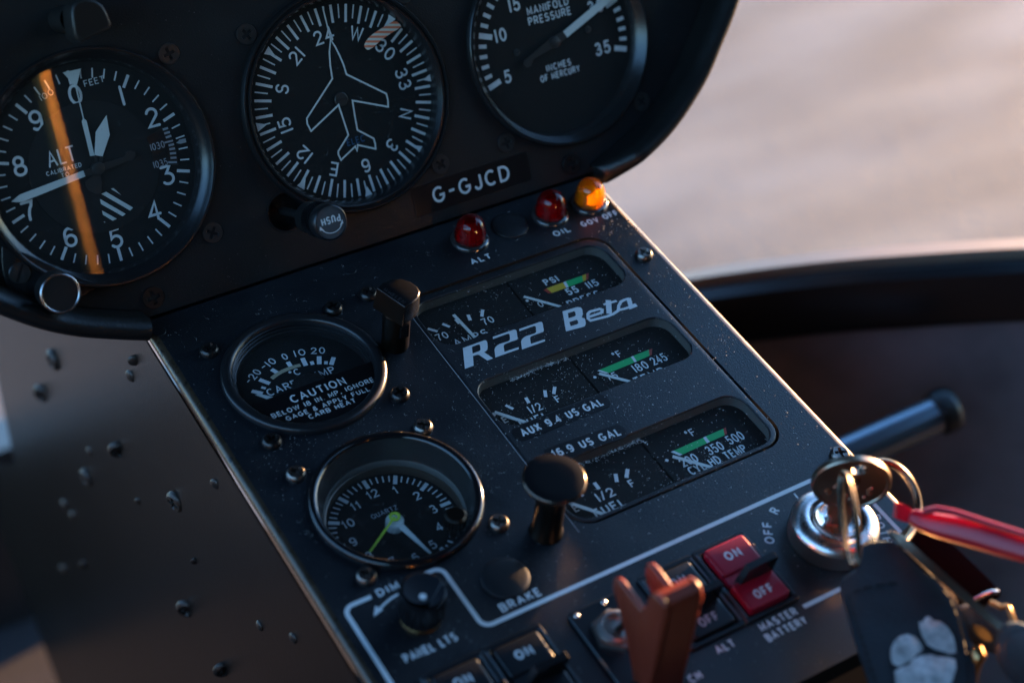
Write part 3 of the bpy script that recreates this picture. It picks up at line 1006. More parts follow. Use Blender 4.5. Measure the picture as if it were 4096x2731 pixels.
# side skins and front skin
def side_pt(y, h): return (X0, y, h)
mb = MB(CC)
sp = [(-232, -4.5), (-0.2, -4.5), (60, -20), (243, -150), (243.3, -265.3), (239, -319), (290, -372), (318, -465), (233, -526), (150, -580), (-60, -560), (-232, -420)]
vs = [[mb.v(X0, y, h) for y, h in sp]]
mb.fill(vs)
mb.build('side_panel', M['side'], console)
mb = MB(CC)
mb.fill([[mb.v(X1, y, h) for y, h in sp]])
mb.build('side_panel', M['side'], console)
mb = MB(CC)
mb.face([mb.v(X0, YB + .2, -3), mb.v(X1, YB + .2, -3), mb.v(X1, YB + .2, -420), mb.v(X0, YB + .2, -420)])
mb.face([mb.v(X0 + 2.8, YB + 3, 0), mb.v(X1 - 3.6, YB + 3, 0), mb.v(X1, YB + .2, -3), mb.v(X0, YB + .2, -3)])
mb.build('rear_panel', M['side'], console)
# the joggled skin lap on the side
mb = MB(CC)
for a, b in (((-0.5, -15), (-226, -15)),):
    mb.face([mb.v(X0 - .7, a[0], a[1]), mb.v(X0 - .7, b[0], b[1]), mb.v(X0 - .7, b[0], -4.2), mb.v(X0 - .7, a[0], -4.2)])
    mb.face([mb.v(X0 - .7, a[0], a[1]), mb.v(X0 - .7, b[0], b[1]), mb.v(X0, b[0], b[1] - .2), mb.v(X0, a[0], a[1] - .2)])
mb.build('skin_lap', M['side'], console)
SC_SIDE = screw_mesh('screw', 3.45, 2.3, M['sidescrew'])
RIV = MB().lathe([(2.3, 0), (2.2, .7), (1.6, 1.4), (.8, 1.7), (0, 1.8)], n=20).build('rivet', M['sidescrew'], mesh_only=True, ang=80)
def side_link(name, me, y, h, s=1.0):
    o = link(name, me, console, loc=(X0 - CC[0] - 0.05, y - CC[1], h))
    o.rotation_euler = (random.uniform(0, 1.5), -math.pi / 2, 0)
    o.scale = (s, s, s * .7)
for y, h, s in ((121, -128, 1.5), (150.2, -176.8, 1.5), (43.2, -109.3, 1.3), (94.5, -180.4, 1.35), (-20.6, -74.8, 1.3), (-22.6, -138.6, 1.35), (-56.7, -136.6, 1.25)):
    side_link('screw', SC_SIDE, y, h, s)
for y, h, s in ((24, -122.3, .85), (-60.8, -23, 1.0), (-35, -94.2, .8), (-93.2, -64.1, .9), (11.3, -28.7, 1.15), (16.9, -42.3, 1.15), (85.1, -153.2, 1.0),
                (142.7, -251.4, 1.3), (128.6, -245.1, 1.3), (120.8, -274.6, 1.3), (-120, -38, .9), (-140, -105, .9), (-128, -160, 1.0), (165, -330, 1.4)):
    side_link('rivet', RIV, y, h, s)
for x, y, me in ((-65.8, -23.5, SC_PAN), (-18.0, -23.6, SC_PAN), (-17.1, -71.5, SC_PAN), (-64.9, -71.2, SC_PAN), (-17.4, -88.2, SC_PAN_B), (-3.4, -22.5, SC_PAN),
                 (-64.2, -87.6, SC_PAN_B), (-16.0, -135.5, SC_PAN_B), (-63.2, -134.5, SC_PAN_B), (100.0, -49.2, SC_PAN_B), (102.6, -163.4, SC_PAN_B)):
    link('screw', me, console, loc=(x - CC[0], y - CC[1], 0.01), rz=random.uniform(0, 1.5))
for x, y in ((-77.2, -6.6), (-3.1, -7.6)):
    MB(CC).lathe([(2.4, 0.01), (2.3, 0.10), (0, 0.12)], x, y, 24).build('filled_hole', M['console'], console)
# blanking plugs
for x, y, r in ((63.0, -12.2, 7.2), (-25.2, -154.6, 7.9)):
    MB(CC).lathe([(r, 0), (r, .35), (r * .96, .65), (r * .8, 0.9), (r * .5, 1.15), (r * .25, 1.22), (0, 1.25)], x, y, 48).build('blanking_plug', M['plug'], console, ang=70)
# printed words
WORDS = [('ALT', 43.3, -23.6, 3.0, .62, 8.8, 0), ('OIL', 79.1, -23.8, 3.0, .62, 7.4, 0), ('GOV OFF', 96.6, -23.7, 3.0, .62, 17, 0),
         ('BRAKE', -25.4, -163.9, 3.3, .62, 14.6, 0), ('DIM', -59.5, -141.4, 3.0, .6, 7.6, 0), ('PANEL LTS', -58.5, -166.3, 3.3, .6, 18.0, 0),
         ('MASTER', 41.8, -207.6, 3.0, .6, 14.4, 0), ('BATTERY', 41.8, -211.7, 3.0, .6, 15.6, 0), ('ALT', 20.9, -208.0, 3.0, .6, 7.0, 0), ('CLUTCH', 1.5, -212.6, 3.0, .6, 14.0, 0)]
for s, x, y, h, wt, wd, rt in WORDS:
    text(MB(CC), s, x, y, h, wt, rot=rt, z=0.06, width=wd).build('lettering', M['white'], console)
IG = (77.8, -189.4)
for s, a, r in (('OFF', -59, 20.6), ('R', -30.5, 19.8), ('BOTH', 108, 17.9)):
    p = pol(IG, a, r)
    rt = -R(a) if s != 'BOTH' else -R(a)
    text(MB(CC), s, p[0], p[1], 3.3, .6, rot=rt, z=0.06, width=None if len(s) == 1 else (9.0 if s == 'OFF' else 12.0)).build('lettering', M['white'], console)
mb = MB(CC)
mb.ribbon([pol(IG, 1, 17.2), pol(IG, 1, 20.0)], 0.55, 0.06)
# bus lines
def rc(cx, cy, r, a0, a1): return A_(cx, cy, r, r, a0, a1, 8)
mb.ribbon([(-48.5, -141.6)] + rc(-43.8, -144.6, 3, 90, 0) + rc(-37.4, -164.4, 3.2, 180, 270) + [(97.6, -167.5), (99.4, -169.2), (99.6, -207.6), (80, -207.6), (51.9, -207.6)], 1.55, 0.05)
mb.build('bus_line', M['white'], console)
mb = MB(CC)
mb.ribbon([(-65.3, -141.6)] + rc(-71.8, -144.6, 3, 90, 180) + [(-74.8, -228)], 1.55, 0.05)
mb.build('bus_line', M['white'], console)
mb = MB(CC)
mb.ribbon([(-56.5, -144.5), (-60.0, -144.9), (-62.6, -145.7), (-65.0, -146.7)], 0.8, 0.06)
mb.sheet([(-65.9, -145.2), (-64.4, -147.6), (-68.2, -148.6)][::-1], 0.08)
mb.build('dimmer_arrow', M['white'], console)

# ---- carburettor temperature gauge
c = CG
CARB, dl = gauge_base('carburettor_temperature_gauge', 'small round gauge with a CAUTION placard across its lower half, beside the map light', FL, c,
                      [(28.5, 0), (28.5, 1.3), (27.8, 2.2), (26.6, 2.5), (25.2, 2.2), (24.4, 1.4), (24.3, 0.4), (24.0, 0.2), (24.0, -0.8), (23.6, -1.0), (23.6, -2.2), (23.2, -2.4), (23.2, -4.5)], 23.2, -4.6, 24.0, -0.9, bez='anod')
ZD = -4.55
mb = MB(c)
for a, b, wd in [((-59.11, -43.03), (-56.26, -45.72), 1.9), ((-55.44, -42.85), (-54.28, -44.04), 1.3), ((-54.46, -39.25), (-52.08, -42.6), 1.9), ((-48.6, -36.62), (-47.43, -39.34), 1.9), ((-42.0, -35.92), (-42.07, -38.49), 1.9), ((-36.66, -36.49), (-37.19, -40.41), 2.0), ((-34.56, -39.37), (-34.83, -41.02), 1.6), ((-31.06, -38.33), (-32.76, -41.85), 2.0), ((-29.97, -41.57), (-30.71, -42.88), 1.5), ((-26.71, -41.04), (-29.17, -43.96), 1.9)]:
    mb.ribbon([a, b], wd * .82, ZD)
mb.build('tick_marks', M['white'], CARB)
mb = MB(c)
mb.ribbon([(-50.52, -40.72), (-48.21, -39.82), (-45.74, -39.25), (-43.28, -39.08), (-40.89, -39.08), (-38.77, -39.26)], 1.5, ZD + .05)
mb.build('caution_arc', M['tan'], CARB)
for s, p, wd in (('-20', (-55.73, -36.82), 6.8), ('-10', (-48.49, -33.71), 5.8), ('0', (-41.85, -33.11), None), ('10', (-36.34, -33.74), 4.0), ('20', (-30.15, -35.61), 5.0)):
    a = math.atan2(p[0] - (c[0] + .5), p[1] - (c[1] + .5))
    text(MB(c), s, p[0], p[1], 3.2, 0.45, rot=-a * .55, z=ZD, cap=True, sx=.85, width=wd).build('numeral', M['white'], CARB)
mb = MB(c)
text(mb, 'oC', *(-42.18, -41.71), 3.0, 0.42, z=ZD)
text(mb, 'CARB', *(-49.16, -46.31), 3.4, 0.5, z=ZD, width=11.5)
text(mb, 'TEMP', *(-34.86, -46.26), 3.4, 0.5, z=ZD, width=11.5)
mb.build('lettering', M['white'], CARB)
mb = MB(c)
mb.prism([(-59.32, -46.37), (-57.77, -46.71), (-54.2, -50.11), (-49.8, -54.34), (-50.47, -54.99), (-56.6, -49.9)], -3.3, -3.1)
mb.build('pointer', M['needle'], CARB)
MB(c).lathe([(6.4, -4.5), (6.4, -2.6), (5.9, -2.0), (4, -1.7), (0, -1.6)], c[0] + .4, c[1] - 4.0, 40).build('pointer_hub', M['bezel'], CARB, ang=60)
mb = MB(c)
ch = -52.3 - c[1]
a0 = math.asin(ch / 23.9)
seg = [(c[0] + 23.9 * math.cos(t), c[1] + 23.9 * math.sin(t)) for t in [math.pi - a0 + (math.pi + 2 * a0) * i / 40 for i in range(41)]]
mb.prism(seg, -0.75, -0.45)
pc = mb.build('caution_placard', M['placard'], CARB)
mb = MB(c)
text(mb, 'CAUTION', *(-40.55, -56.23), 3.6, 0.56, z=-.38, width=20.6)
text(mb, 'BELOW 18 IN. MP, IGNORE', *(-40.49, -60.28), 2.2, 0.34, z=-.38, width=38.5)
text(mb, 'GAGE & APPLY FULL', *(-40.31, -63.5), 2.05, 0.34, z=-.38, width=31.4)
text(mb, 'CARB HEAT', *(-40.13, -66.12), 2.05, 0.34, z=-.38, width=17.6)
mb.build('lettering', M['white'], pc)

# ---- clock
c = CK
CLK, dl = gauge_base('clock', 'round analogue clock marked QUARTZ with lime second hand, lower left of the console', FL, c,
                     [(28.5, 0), (28.5, 1.0), (27.9, 2.2), (27.0, 2.6), (25.9, 2.4), (25.4, 1.6)], 22.6, -13, 25.3, 1.2, bez='bezel_gloss')
for o in list(CLK.children):
    if o.name.startswith('case_wall'):
        bpy.data.objects.remove(o)
MB(c).lathe([(25.4, 1.5), (25.2, 0.6), (23.6, -6.5), (23.3, -7.0)], *c, n=96).build('reflector_ring', M['steelwall'], CLK, ang=60)
MB(c).lathe([(23.3, -7.0), (23.0, -7.2), (22.9, -9.6)], *c, n=96).build('inner_wall', M['wall'], CLK, ang=60)
MB(c).lathe([(22.9, -9.6), (22.5, -9.8), (22.4, -13)], *c, n=96).build('dial_wall', mat('clock_brown_wall', (0.10, 0.07, 0.05), 0.3, metal=.5), CLK, ang=60)
dc = (-40.5, -111.2)
Z = -12.9
mb = MB(c)
ticks(mb, dc, [6 * i for i in range(60) if i % 5], 18.6, 21.2, 0.5, Z)
ticks(mb, dc, [30 * i for i in range(12)], 17.6, 21.4, 1.4, Z)
mb.build('minute_marks', M['white'], CLK)
for i in range(1, 13):
    p = pol(dc, 30 * i, 14.9)
    text(MB(c), '!' * (i == 1) + ('!!' if i == 11 else '!0' if i == 10 else '!2' if i == 12 else str(i) if i > 1 else ''), p[0], p[1], 3.5, 0.5, z=Z).build('numeral', M['white'], CLK)
text(MB(c), 'QUARTZ', dc[0] - .1, dc[1] + 6.3, 2.0, 0.26, z=Z, width=9.6).build('lettering', M['grey'], CLK)
hz = -9.3
pv_ = (-40.59, -111.87)
mb = MB(c)
mb.lathe([(3.0, Z), (3.0, hz - .4), (2.9, hz - .2), (0, hz - .2)], *pv_, n=36)
mb.build('hand_boss', M['needle'], CLK, ang=40)
mb = MB(c)
tip = (-36.79, -128.98)
dr = (Vector(tip) - Vector(pv_)).normalized(); nn = Vector((-dr.y, dr.x))
P0 = Vector(pv_) + dr * 2.4
mb.prism([tuple(P0 + nn * 1.15), tuple(Vector(tip) + nn * .35), tuple(Vector(tip) - nn * .35), tuple(P0 - nn * 1.15)], hz - .5, hz - .3)
mb.build('hand', M['needle'], CLK)
lp = (-40.47, -111.52)
mb = MB(c)
mb.lathe([(1.0, -8.4), (1.9, -8.3), (1.9, -8.0), (1.0, -8.0), (.9, -8.3)], *lp, n=28)
tip = (-54.4, -120.63)
mb.ribbon([lp, tip], 0.8, -8.1)
mb.build('second_hand', M['lime'], CLK)
kk = (-27.2, -127.0)
mb = MB(c)
mb.lathe([(1.6, -8), (1.6, -2.5), (2.8, -2.0)], *kk, n=20)
ns = 22
for zz in ((-2.0, 1.9),):
    a_, b_ = [], []
    for i in range(ns * 2):
        r_ = 3.9 if i % 2 else 3.5
        t = math.pi * i / ns
        a_.append(mb.v(kk[0] + r_ * math.cos(t), kk[1] + r_ * math.sin(t), zz[0]))
        b_.append(mb.v(kk[0] + r_ * math.cos(t), kk[1] + r_ * math.sin(t), zz[1]))
    mb.bridge(a_, b_); mb.face(a_)
    c_ = mb.loop(circle(*kk, 2.9, ns * 2), zz[1] + .6)
    mb.bridge(b_, c_); mb.face(c_)
mb.build('setting_knob', M['bronze'], CLK, ang=20)

# ---- engine gauge cluster
cc = (48.6, -90)
CLU = thing('engine_gauge_cluster', 'large rectangular cluster of six engine gauges behind three long windows with R22 Beta lettering', 'gauge cluster', FL, cc)
WIN = [(7.2, -58.2, 88.4, -34.6), (7.2, -101.2, 88.4, -78.2), (7.2, -147.0, 88.8, -122.4)]
wl = [rrect(*w_, 7.0, 10) for w_ in WIN]
mb = MB(cc)
mb.plate(rrect(CL[0] + .25, CL[1] + .9, CL[2] - .9, CL[3] - .9, 8.4), wl, -0.05, -0.8, ch=0.5, steps=3, hole_ch=0.35)
mb.build('face_plate', M['console'], CLU)
mb = MB(cc)
mb.plate(rrect(CL[0] - 1.5, CL[1] - 1.5, CL[2] + 1.5, CL[3] + 1.5, 8.4), [], -6.2, -7)
mb.build('back_plate', M['dial'], CLU)
ZD = -4.6
for i, (w_, lp_) in enumerate(zip(WIN, wl)):
    MB(cc).wall(lp_, -0.8, ZD - .05).build('window_wall', M['wall'], CLU)
    midx = 48
    MB(cc).sheet([(w_[0] - .5, w_[1] - .5), (midx - .4, w_[1] - .5), (midx - .4, w_[3] + .5), (w_[0] - .5, w_[3] + .5)], ZD).build('gauge_dial', M['dial'], CLU)
    MB(cc).sheet([(midx + .4, w_[1] - .5), (w_[2] + .5, w_[1] - .5), (w_[2] + .5, w_[3] + .5), (midx + .4, w_[3] + .5)], ZD + .03).build('gauge_dial', M['dial'], CLU)
    MB(cc).sheet(offset_loop(lp_, .02), -0.45).build('window_pane', M['glass_win'], CLU, up=True)
MB(CC).ribbon([(5.35, -150), (5.35, -34)], 0.22, 0.03).build('overlay_edge', M['grey'], console)
ZP = ZD + .12
H_ = -4.5
def bars(lst, m, nm='tick_marks'):
    mb = MB(cc)
    for a, b, wd in lst:
        mb.ribbon([a, b], wd, ZP)
    mb.build(nm, M[m], CLU)
bars([((9.92, -43.26), (12.37, -46.09), 1.1), ((15.89, -43.46), (17.51, -46.02), 1.1), ((21.25, -43.46), (21.43, -46.08), 1.1), ((26.62, -43.45), (25.83, -46.36), 1.2), ((32.75, -43.6), (30.65, -46.53), 1.2)], 'white')
bars([((15.55, -88.2), (16.95, -90.98), 1.1), ((23.7, -88.31), (23.35, -91.04), 1.2), ((31.53, -88.34), (30.14, -91.27), 1.2), ((35.63, -88.46), (33.39, -91.27), 1.2), ((9.33, -89.41), (10.09, -90.71), 1.1)], 'white')
bars([((23.78, -131.8), (23.7, -134.9), 1.3), ((32.31, -131.84), (30.73, -135.05), 1.3), ((37.17, -132.0), (34.6, -135.0), 1.3), ((16.57, -133.08), (17.37, -134.96), 1.1)], 'white')
def poly(pts, m, nm, dz=0.0):
    MB(cc).sheet(pts, ZP + dz).build(nm, M[m], CLU)
for m_, pts in ((('redp'), [(58.56, -44.55), (59.95, -44.24), (60.49, -47.2), (59.26, -46.87)]), ('yellow', [(59.95, -44.24), (67.46, -44.21), (66.81, -47.27), (60.49, -47.2)]), ('white', [(67.46, -44.21), (68.56, -44.15), (67.91, -47.22), (66.81, -47.27)]),
               ('green', [(68.56, -44.15), (75.84, -44.23), (74.6, -47.11), (67.91, -47.22)]), ('yellow', [(75.84, -44.23), (77.68, -44.12), (75.71, -46.98), (74.6, -47.11)]), ('redp', [(77.68, -44.12), (78.84, -44.15), (76.86, -46.88), (75.71, -46.98)]),
               ('white', [(53.41, -88.68), (54.28, -88.63), (56.62, -91.44), (55.5, -91.23)]), ('green', [(54.28, -88.63), (68.14, -88.32), (67.83, -91.23), (56.62, -91.44)]), ('white', [(68.14, -88.32), (69.23, -88.26), (68.85, -91.19), (67.83, -91.23)]),
               ('green', [(69.23, -88.26), (76.1, -88.22), (74.57, -90.92), (68.85, -91.19)]), ('redp', [(76.1, -88.22), (77.59, -88.29), (75.6, -90.82), (74.57, -90.92)]),
               ('white', [(54.71, -132.37), (56.0, -132.36), (57.67, -135.15), (56.52, -135.17)]), ('green', [(56.0, -132.36), (68.59, -132.18), (68.29, -134.83), (57.67, -135.15)]), ('white', [(68.59, -132.18), (69.76, -132.04), (69.59, -134.77), (68.29, -134.83)]),
               ('green', [(69.76, -132.04), (77.42, -131.96), (76.03, -134.67), (69.59, -134.77)]), ('redp', [(77.42, -131.96), (78.54, -131.85), (77.15, -134.55), (76.03, -134.67)])):
    poly(pts, m_, 'range_band')
for s, p, h, wt, wd in (('70', (12.59, -48.88), 3.4, .45, 4.6), ('70', (31.47, -49.28), 3.4, .45, 4.6), ('PSI', (63.73, -41.31), 3.2, .55, 6.0), ('55', (67.95, -49.49), 3.6, .6, 5.0), ('115', (76.81, -49.72), 3.5, .55, 4.9), ('0', (53.4, -50.5), 3.0, .4, None),
                    ('E', (11.76, -93.89), 3.0, .5, None), ('1/2', (23.99, -93.96), 3.6, .48, 4.9), ('F', (33.32, -93.87), 3.0, .48, None), ('oF', (64.28, -85.05), 3.2, .45, 3.3), ('180', (68.52, -93.89), 3.9, .52, 5.9), ('245', (76.57, -93.77), 3.9, .52, 6.4), ('75', (56.48, -93.4), 3.2, .45, 4.4),
                    ('F', (34.76, -137.77), 3.1, .52, None), ('1/2', (24.18, -137.79), 3.8, .55, 6.6), ('E', (12.18, -138.13), 3.0, .4, None), ('oF', (65.79, -128.32), 3.2, .45, 3.5), ('350', (69.32, -137.88), 4.0, .52, 6.7), ('500', (78.54, -137.24), 4.0, .52, 6.7), ('200', (58.08, -138.23), 3.9, .52, 6.7)):
    text(MB(cc), s, p[0], p[1], h, wt, z=ZP, cap=True, sx=.92, width=wd).build('numeral' if s[-1].isdigit() else 'lettering', M['white'], CLU)
mb = MB(cc)
text(mb, 'AMPS', *(21.46, -54.22), 3.6, .5, z=ZP, width=14)
text(mb, 'PRESS', *(69.57, -55.21), 3.6, .5, z=ZP, width=14)
text(mb, 'FUEL', *(20.84, -98.66), 3.6, .6, z=ZP, width=11)
text(mb, 'TEMP', *(68.78, -99.16), 3.6, .6, z=ZP, width=13)
text(mb, 'FUEL', *(22.35, -143.13), 3.6, .6, z=ZP, width=12)
text(mb, 'CYL HD TEMP', *(67.12, -142.57), 3.6, .55, z=ZP, width=24)
mb.build('lettering', M['white'], CLU)
for a, b, wd, tw in ((*[(21.34, -41.93), (22.26, -53.89)], 1.15, 1), (*[(49.43, -45.05), (58.41, -55.18)], 1.05, 1), (*[(9.97, -90.03), (17.17, -99.08)], 1.3, 1),
                     (*[(52.71, -90.8), (60.54, -99.27)], 1.15, 1), (*[(10.46, -135.17), (17.21, -143.53)], 1.25, 1), (*[(53.55, -134.92), (61.92, -144.24)], 1.2, 1)):
    d_ = (Vector(b) - Vector(a)).normalized(); n_ = Vector((-d_.y, d_.x)) * wd / 2
    b = Vector(b) + d_ * 3
    MB(cc).prism([tuple(Vector(a) + n_), tuple(Vector(a) - n_), tuple(b - n_), tuple(b + n_)], -3.7, -3.5).build('pointer', M['needle'], CLU)
for p in ((49.96, -46.73), (50.89, -90.96), (51.34, -134.89)):
    MB(cc).lathe([(.62, ZP), (0, ZP)], *p, n=16).build('zero_dot', M['white'], CLU)
# tape residue on the lower two panes
random.seed(3)
for pts in ([(20.43, -81.68), (24.32, -81.87), (28.03, -81.66), (31.08, -81.11), (36.84, -81.31), (39.0, -81.49), (44.82, -81.69)], [(20.06, -124.97), (25.55, -125.89), (34.07, -125.62), (38.48, -125.68), (42.57, -125.56), (45.41, -125.35), (47.07, -127.85)]):
    mb = MB(cc)
    for a, b in zip(pts, pts[1:]):
        for k in range(60):
            t = random.random()
            x = a[0] + (b[0] - a[0]) * t + random.gauss(0, .2); y = a[1] + (b[1] - a[1]) * t + random.gauss(0, .5) - .3
            s_ = random.uniform(.08, .30); an = random.uniform(0, 3.1)
            mb.face([mb.v(x + s_ * math.cos(an + q), y + s_ * .5 * math.sin(an + q), -.36 + random.uniform(0, .1)) for q in (0, 2.1, 4.2)])
    o = mb.build('adhesive_residue', M['smear'], CLU)
    o['kind'] = 'stuff'
# lettering traced in plane coordinates
LG = 0.02
def logo(outer, holes, nm='letter'):
    MB(cc).sheet(outer, LG, holes).build(nm, M['logo'], CLU)
two = [(26.2, -61.1), (34.81, -61.3), (35.38, -61.55), (35.42, -62.21), (33.8, -65.69), (33.28, -66.18), (28.42, -66.16), (27.67, -66.38), (27.14, -67.0), (26.01, -69.41), (31.75, -69.66), (31.29, -70.56), (21.69, -70.4), (23.4, -66.92), (24.31, -66.04), (25.38, -65.53), (26.4, -65.3), (30.05, -65.47), (30.77, -65.23), (31.19, -64.69), (32.18, -62.77), (32.1, -62.28), (31.54, -62.1), (25.71, -62.11)]
logo([(13.76, -61.23), (22.44, -61.24), (23.01, -61.46), (23.1, -62.16), (22.83, -62.92), (21.85, -64.82), (21.07, -65.76), (20.25, -66.24), (19.49, -66.3), (20.72, -70.39), (18.4, -70.45), (17.2, -66.78), (16.68, -66.37), (14.96, -66.24), (12.79, -70.41), (9.29, -70.4)],
     [[(16.92, -62.15), (19.52, -62.11), (19.96, -62.39), (19.85, -62.92), (19.05, -64.6), (18.6, -64.97), (17.97, -65.1), (15.5, -65.13)]])
logo(two, [])
dx, dy = (10.53, -0.82)
logo([(x + dx, y + dy) for x, y in two], [])
logo([(55.73, -61.06), (61.7, -61.58), (62.82, -62.26), (62.83, -63.42), (61.63, -65.69), (60.33, -66.83), (60.97, -68.03), (59.95, -70.24), (58.86, -71.27), (57.55, -71.25), (51.25, -70.49)],
     [[(57.0, -62.77), (59.54, -62.94), (59.69, -63.59), (58.99, -65.02), (58.29, -65.31), (55.73, -65.18)], [(54.94, -66.94), (57.97, -67.11), (58.12, -67.76), (57.59, -68.88), (56.92, -69.18), (54.24, -68.97)]])
mb = MB(cc)
mb.ribbon([(62.96, -67.9), (68.43, -68.06), (69.3, -66.83), (68.73, -66.16), (64.73, -65.72), (63.41, -66.35), (62.07, -68.54), (62.33, -69.74), (69.12, -70.63), (71.83, -70.51), (74.42, -69.87), (75.89, -67.9), (77.99, -66.36), (79.58, -66.16), (81.65, -66.34)], 1.15, LG)
mb.ribbon([(74.13, -63.61), (70.46, -69.83)], 2.0, LG + .015)
mb.ribbon([(71.2, -64.82), (76.73, -65.35)], 1.0, LG + .03)
mb.ribbon([(74.83, -69.76), (76.9, -70.13), (79.34, -70.24)], 1.1, LG + .03)
mb.ribbon([(81.56, -65.97), (79.7, -70.42), (82.17, -70.35)], 1.7, LG + .045)
mb.build('lettering', M['logo'], CLU)
for bx, by, s_, hw, wd, rt in ((27.3, -105.3, 'AUX 9.4 US GAL', 18.9, 33.0, 0.0), (28.4, -118.85, '!6.9 US GAL', 15.2, 26.4, R(-3.6))):
    ca_, sa_ = math.cos(rt), math.sin(rt)
    st = MB(cc).prism([(bx + x * ca_ - y * sa_, by + x * sa_ + y * ca_) for x, y in rrect(-hw, -3.2, hw, 3.2, 2.2, 6)], 0.0, 0.08).build('capacity_sticker', M['placard'], CLU)
    text(MB(cc), s_, bx, by, 3.5, .66, rot=rt, z=0.13, width=wd).build('lettering', M['white'], st)

# ---- warning lamps
for nm_lab, x, y, lm in (('red warning lamp above the ALT lettering, leftmost of the three lamps', 45.1, -12.6, 'redlens'),
                         ('dark red warning lamp above the OIL lettering, between a blanking plug and the amber lamp', 80.3, -13.6, 'redlens'),
                         ('amber warning lamp above the GOV OFF lettering, at the console corner', 97.9, -14.2, 'amberlens')):
    t = thing('warning_lamp', nm_lab, 'warning lamp', FL, (x, y), 'warning lamps along the top of the console')
    MB().lathe([(7.5, 0.0), (7.5, 0.8), (7.0, 1.4), (6.4, 1.7), (6.0, 1.7)], n=48).build('mounting_ring', M['clearring'], t, ang=70)
    mb = MB()
    mb.lathe([(6.0, 0.4), (6.0, 3.3), (5.8, 4.0), (5.65, 6.0), (5.2, 7.9), (4.3, 9.5), (2.9, 10.7), (1.4, 11.25), (0, 11.4)], n=48)
    mb.build('lens', M[lm], t, ang=80)
    mb = MB()
    n1, k1 = 22, 4
    for j in range(k1):
        for i in range(n1):
            a = 2 * math.pi * (i + .5 * (j % 2)) / n1
            zz = 0.9 + j * 0.85
            ctr = Vector((5.2 * math.cos(a), 5.2 * math.sin(a), zz))
            tx_ = Vector((-math.sin(a), math.cos(a), 0)) * .62
            out_ = Vector((math.cos(a), math.sin(a), 0)) * .45
            vs = [mb.v(*(ctr + tx_)), mb.v(*(ctr + Vector((0, 0, .62)))), mb.v(*(ctr - tx_)), mb.v(*(ctr - Vector((0, 0, .62))))]
            tp = mb.v(*(ctr + out_))
            for q in range(4):
                mb.face([vs[q], vs[(q + 1) % 4], tp])
    mb.build('lens_facets', M['bulb'], t, ang=10)
    if lm == 'redlens':
        MB().lathe([(4.9, 0.3), (4.7, 3.2), (1.6, 3.3), (1.5, 4.6), (1.0, 5.4), (0, 5.6)], n=32).build('bulb', M['bulb'], t, ang=50)
    else:
        MB().lathe([(4.9, 0.3), (4.7, 3.6), (3.0, 3.8), (2.8, 6.2), (2.0, 7.6), (0, 8.0)], n=32).build('bulb', M['bulb'], t, ang=50)

# ---- map light on a stem
t = thing('map_light', 'small black swivel map light on a cylindrical stem beside the carburettor gauge', 'map light', FL, (-6.7, -49.0))
o_ = (-6.7, -49.0)
MB(o_).lathe([(4.9, 0), (4.9, 15.5), (4.7, 16.2), (4.5, 16.4), (4.5, 18.5)], *o_, n=40).build('stem', M['bronze'], t, ang=50)
mb = MB(o_)
mb.box(o_[0] - 1.5, o_[0] + 1.7, o_[1] - 6.0, o_[1] - 5.2, 8.5, 14.0)
mb.build('stem_slot', M['knob'], t)
head = [(-12.6, -44.9), (-9.6, -43.4), (-6.0, -43.2), (-3.0, -44.4), (-0.9, -47.0), (0.1, -50.4), (-0.4, -53.2), (-2.4, -55.4), (-5.4, -56.8), (-8.6, -57.4)]
MB(o_).prism(head, 18.2, 26.2, 0.5, 3).build('head', M['knob'], t, ang=40)
mb = MB(o_)
f0 = [(-12.6, -44.9, 25.6), (-8.6, -57.4, 25.6), (-9.9, -58.6, 18.4), (-14.3, -45.6, 18.4)]
f1 = [(-12.3, -45.2, 25.6), (-8.4, -57.0, 25.6), (-8.6, -57.0, 18.4), (-12.3, -45.2, 18.4)]
a_, b_ = mb.loop(f0), mb.loop(f1)
mb.bridge(a_, b_); mb.face(a_); mb.face(b_)
mb.build('lamp_window', M['bronze'], t)
mt = text(MB(o_), 'WHELEN', -9.2, -51.0, 1.5, .2, rot=R(-72), z=26.24, width=9.5).build('lettering', mat('embossed_black', (0.035, 0.035, 0.04), 0.3), t)
# the second one on the instrument panel
t = thing('map_light', 'dark map light head at the top left corner above the altimeter', 'map light', FU, (-79.0, 106.5))
o_ = (-79.0, 106.5)
mb = MB(o_)
mb.lathe([(4.4, 0), (4.4, 16)], *o_, n=36)
mb.build('stem', M['knob_m'], t, ang=50)
pts2 = [(-81.99, 109.14), (-81.08, 111.02), (-79.48, 112.21), (-76.87, 112.48), (-73.56, 111.37), (-71.47, 109.14), (-70.76, 106.51), (-70.39, 103.07), (-70.97, 101.54), (-81.57, 99.4), (-82.95, 101.49), (-82.69, 105.11)]
mb = MB(o_)
mb.prism(pts2, 16, 27, .8, 3)
mb.build('head', M['knob_m'], t, ang=50)
mb = MB(o_)
ctr_ = [sum(p[0] for p in pts2) / len(pts2), sum(p[1] for p in pts2) / len(pts2)]
mb.sheet([((p[0] - ctr_[0]) * .84 + ctr_[0] , (p[1] - ctr_[1]) * .84 + ctr_[1]) for p in pts2], 27.05)
mb.build('lamp_window', M['lampface'], t)

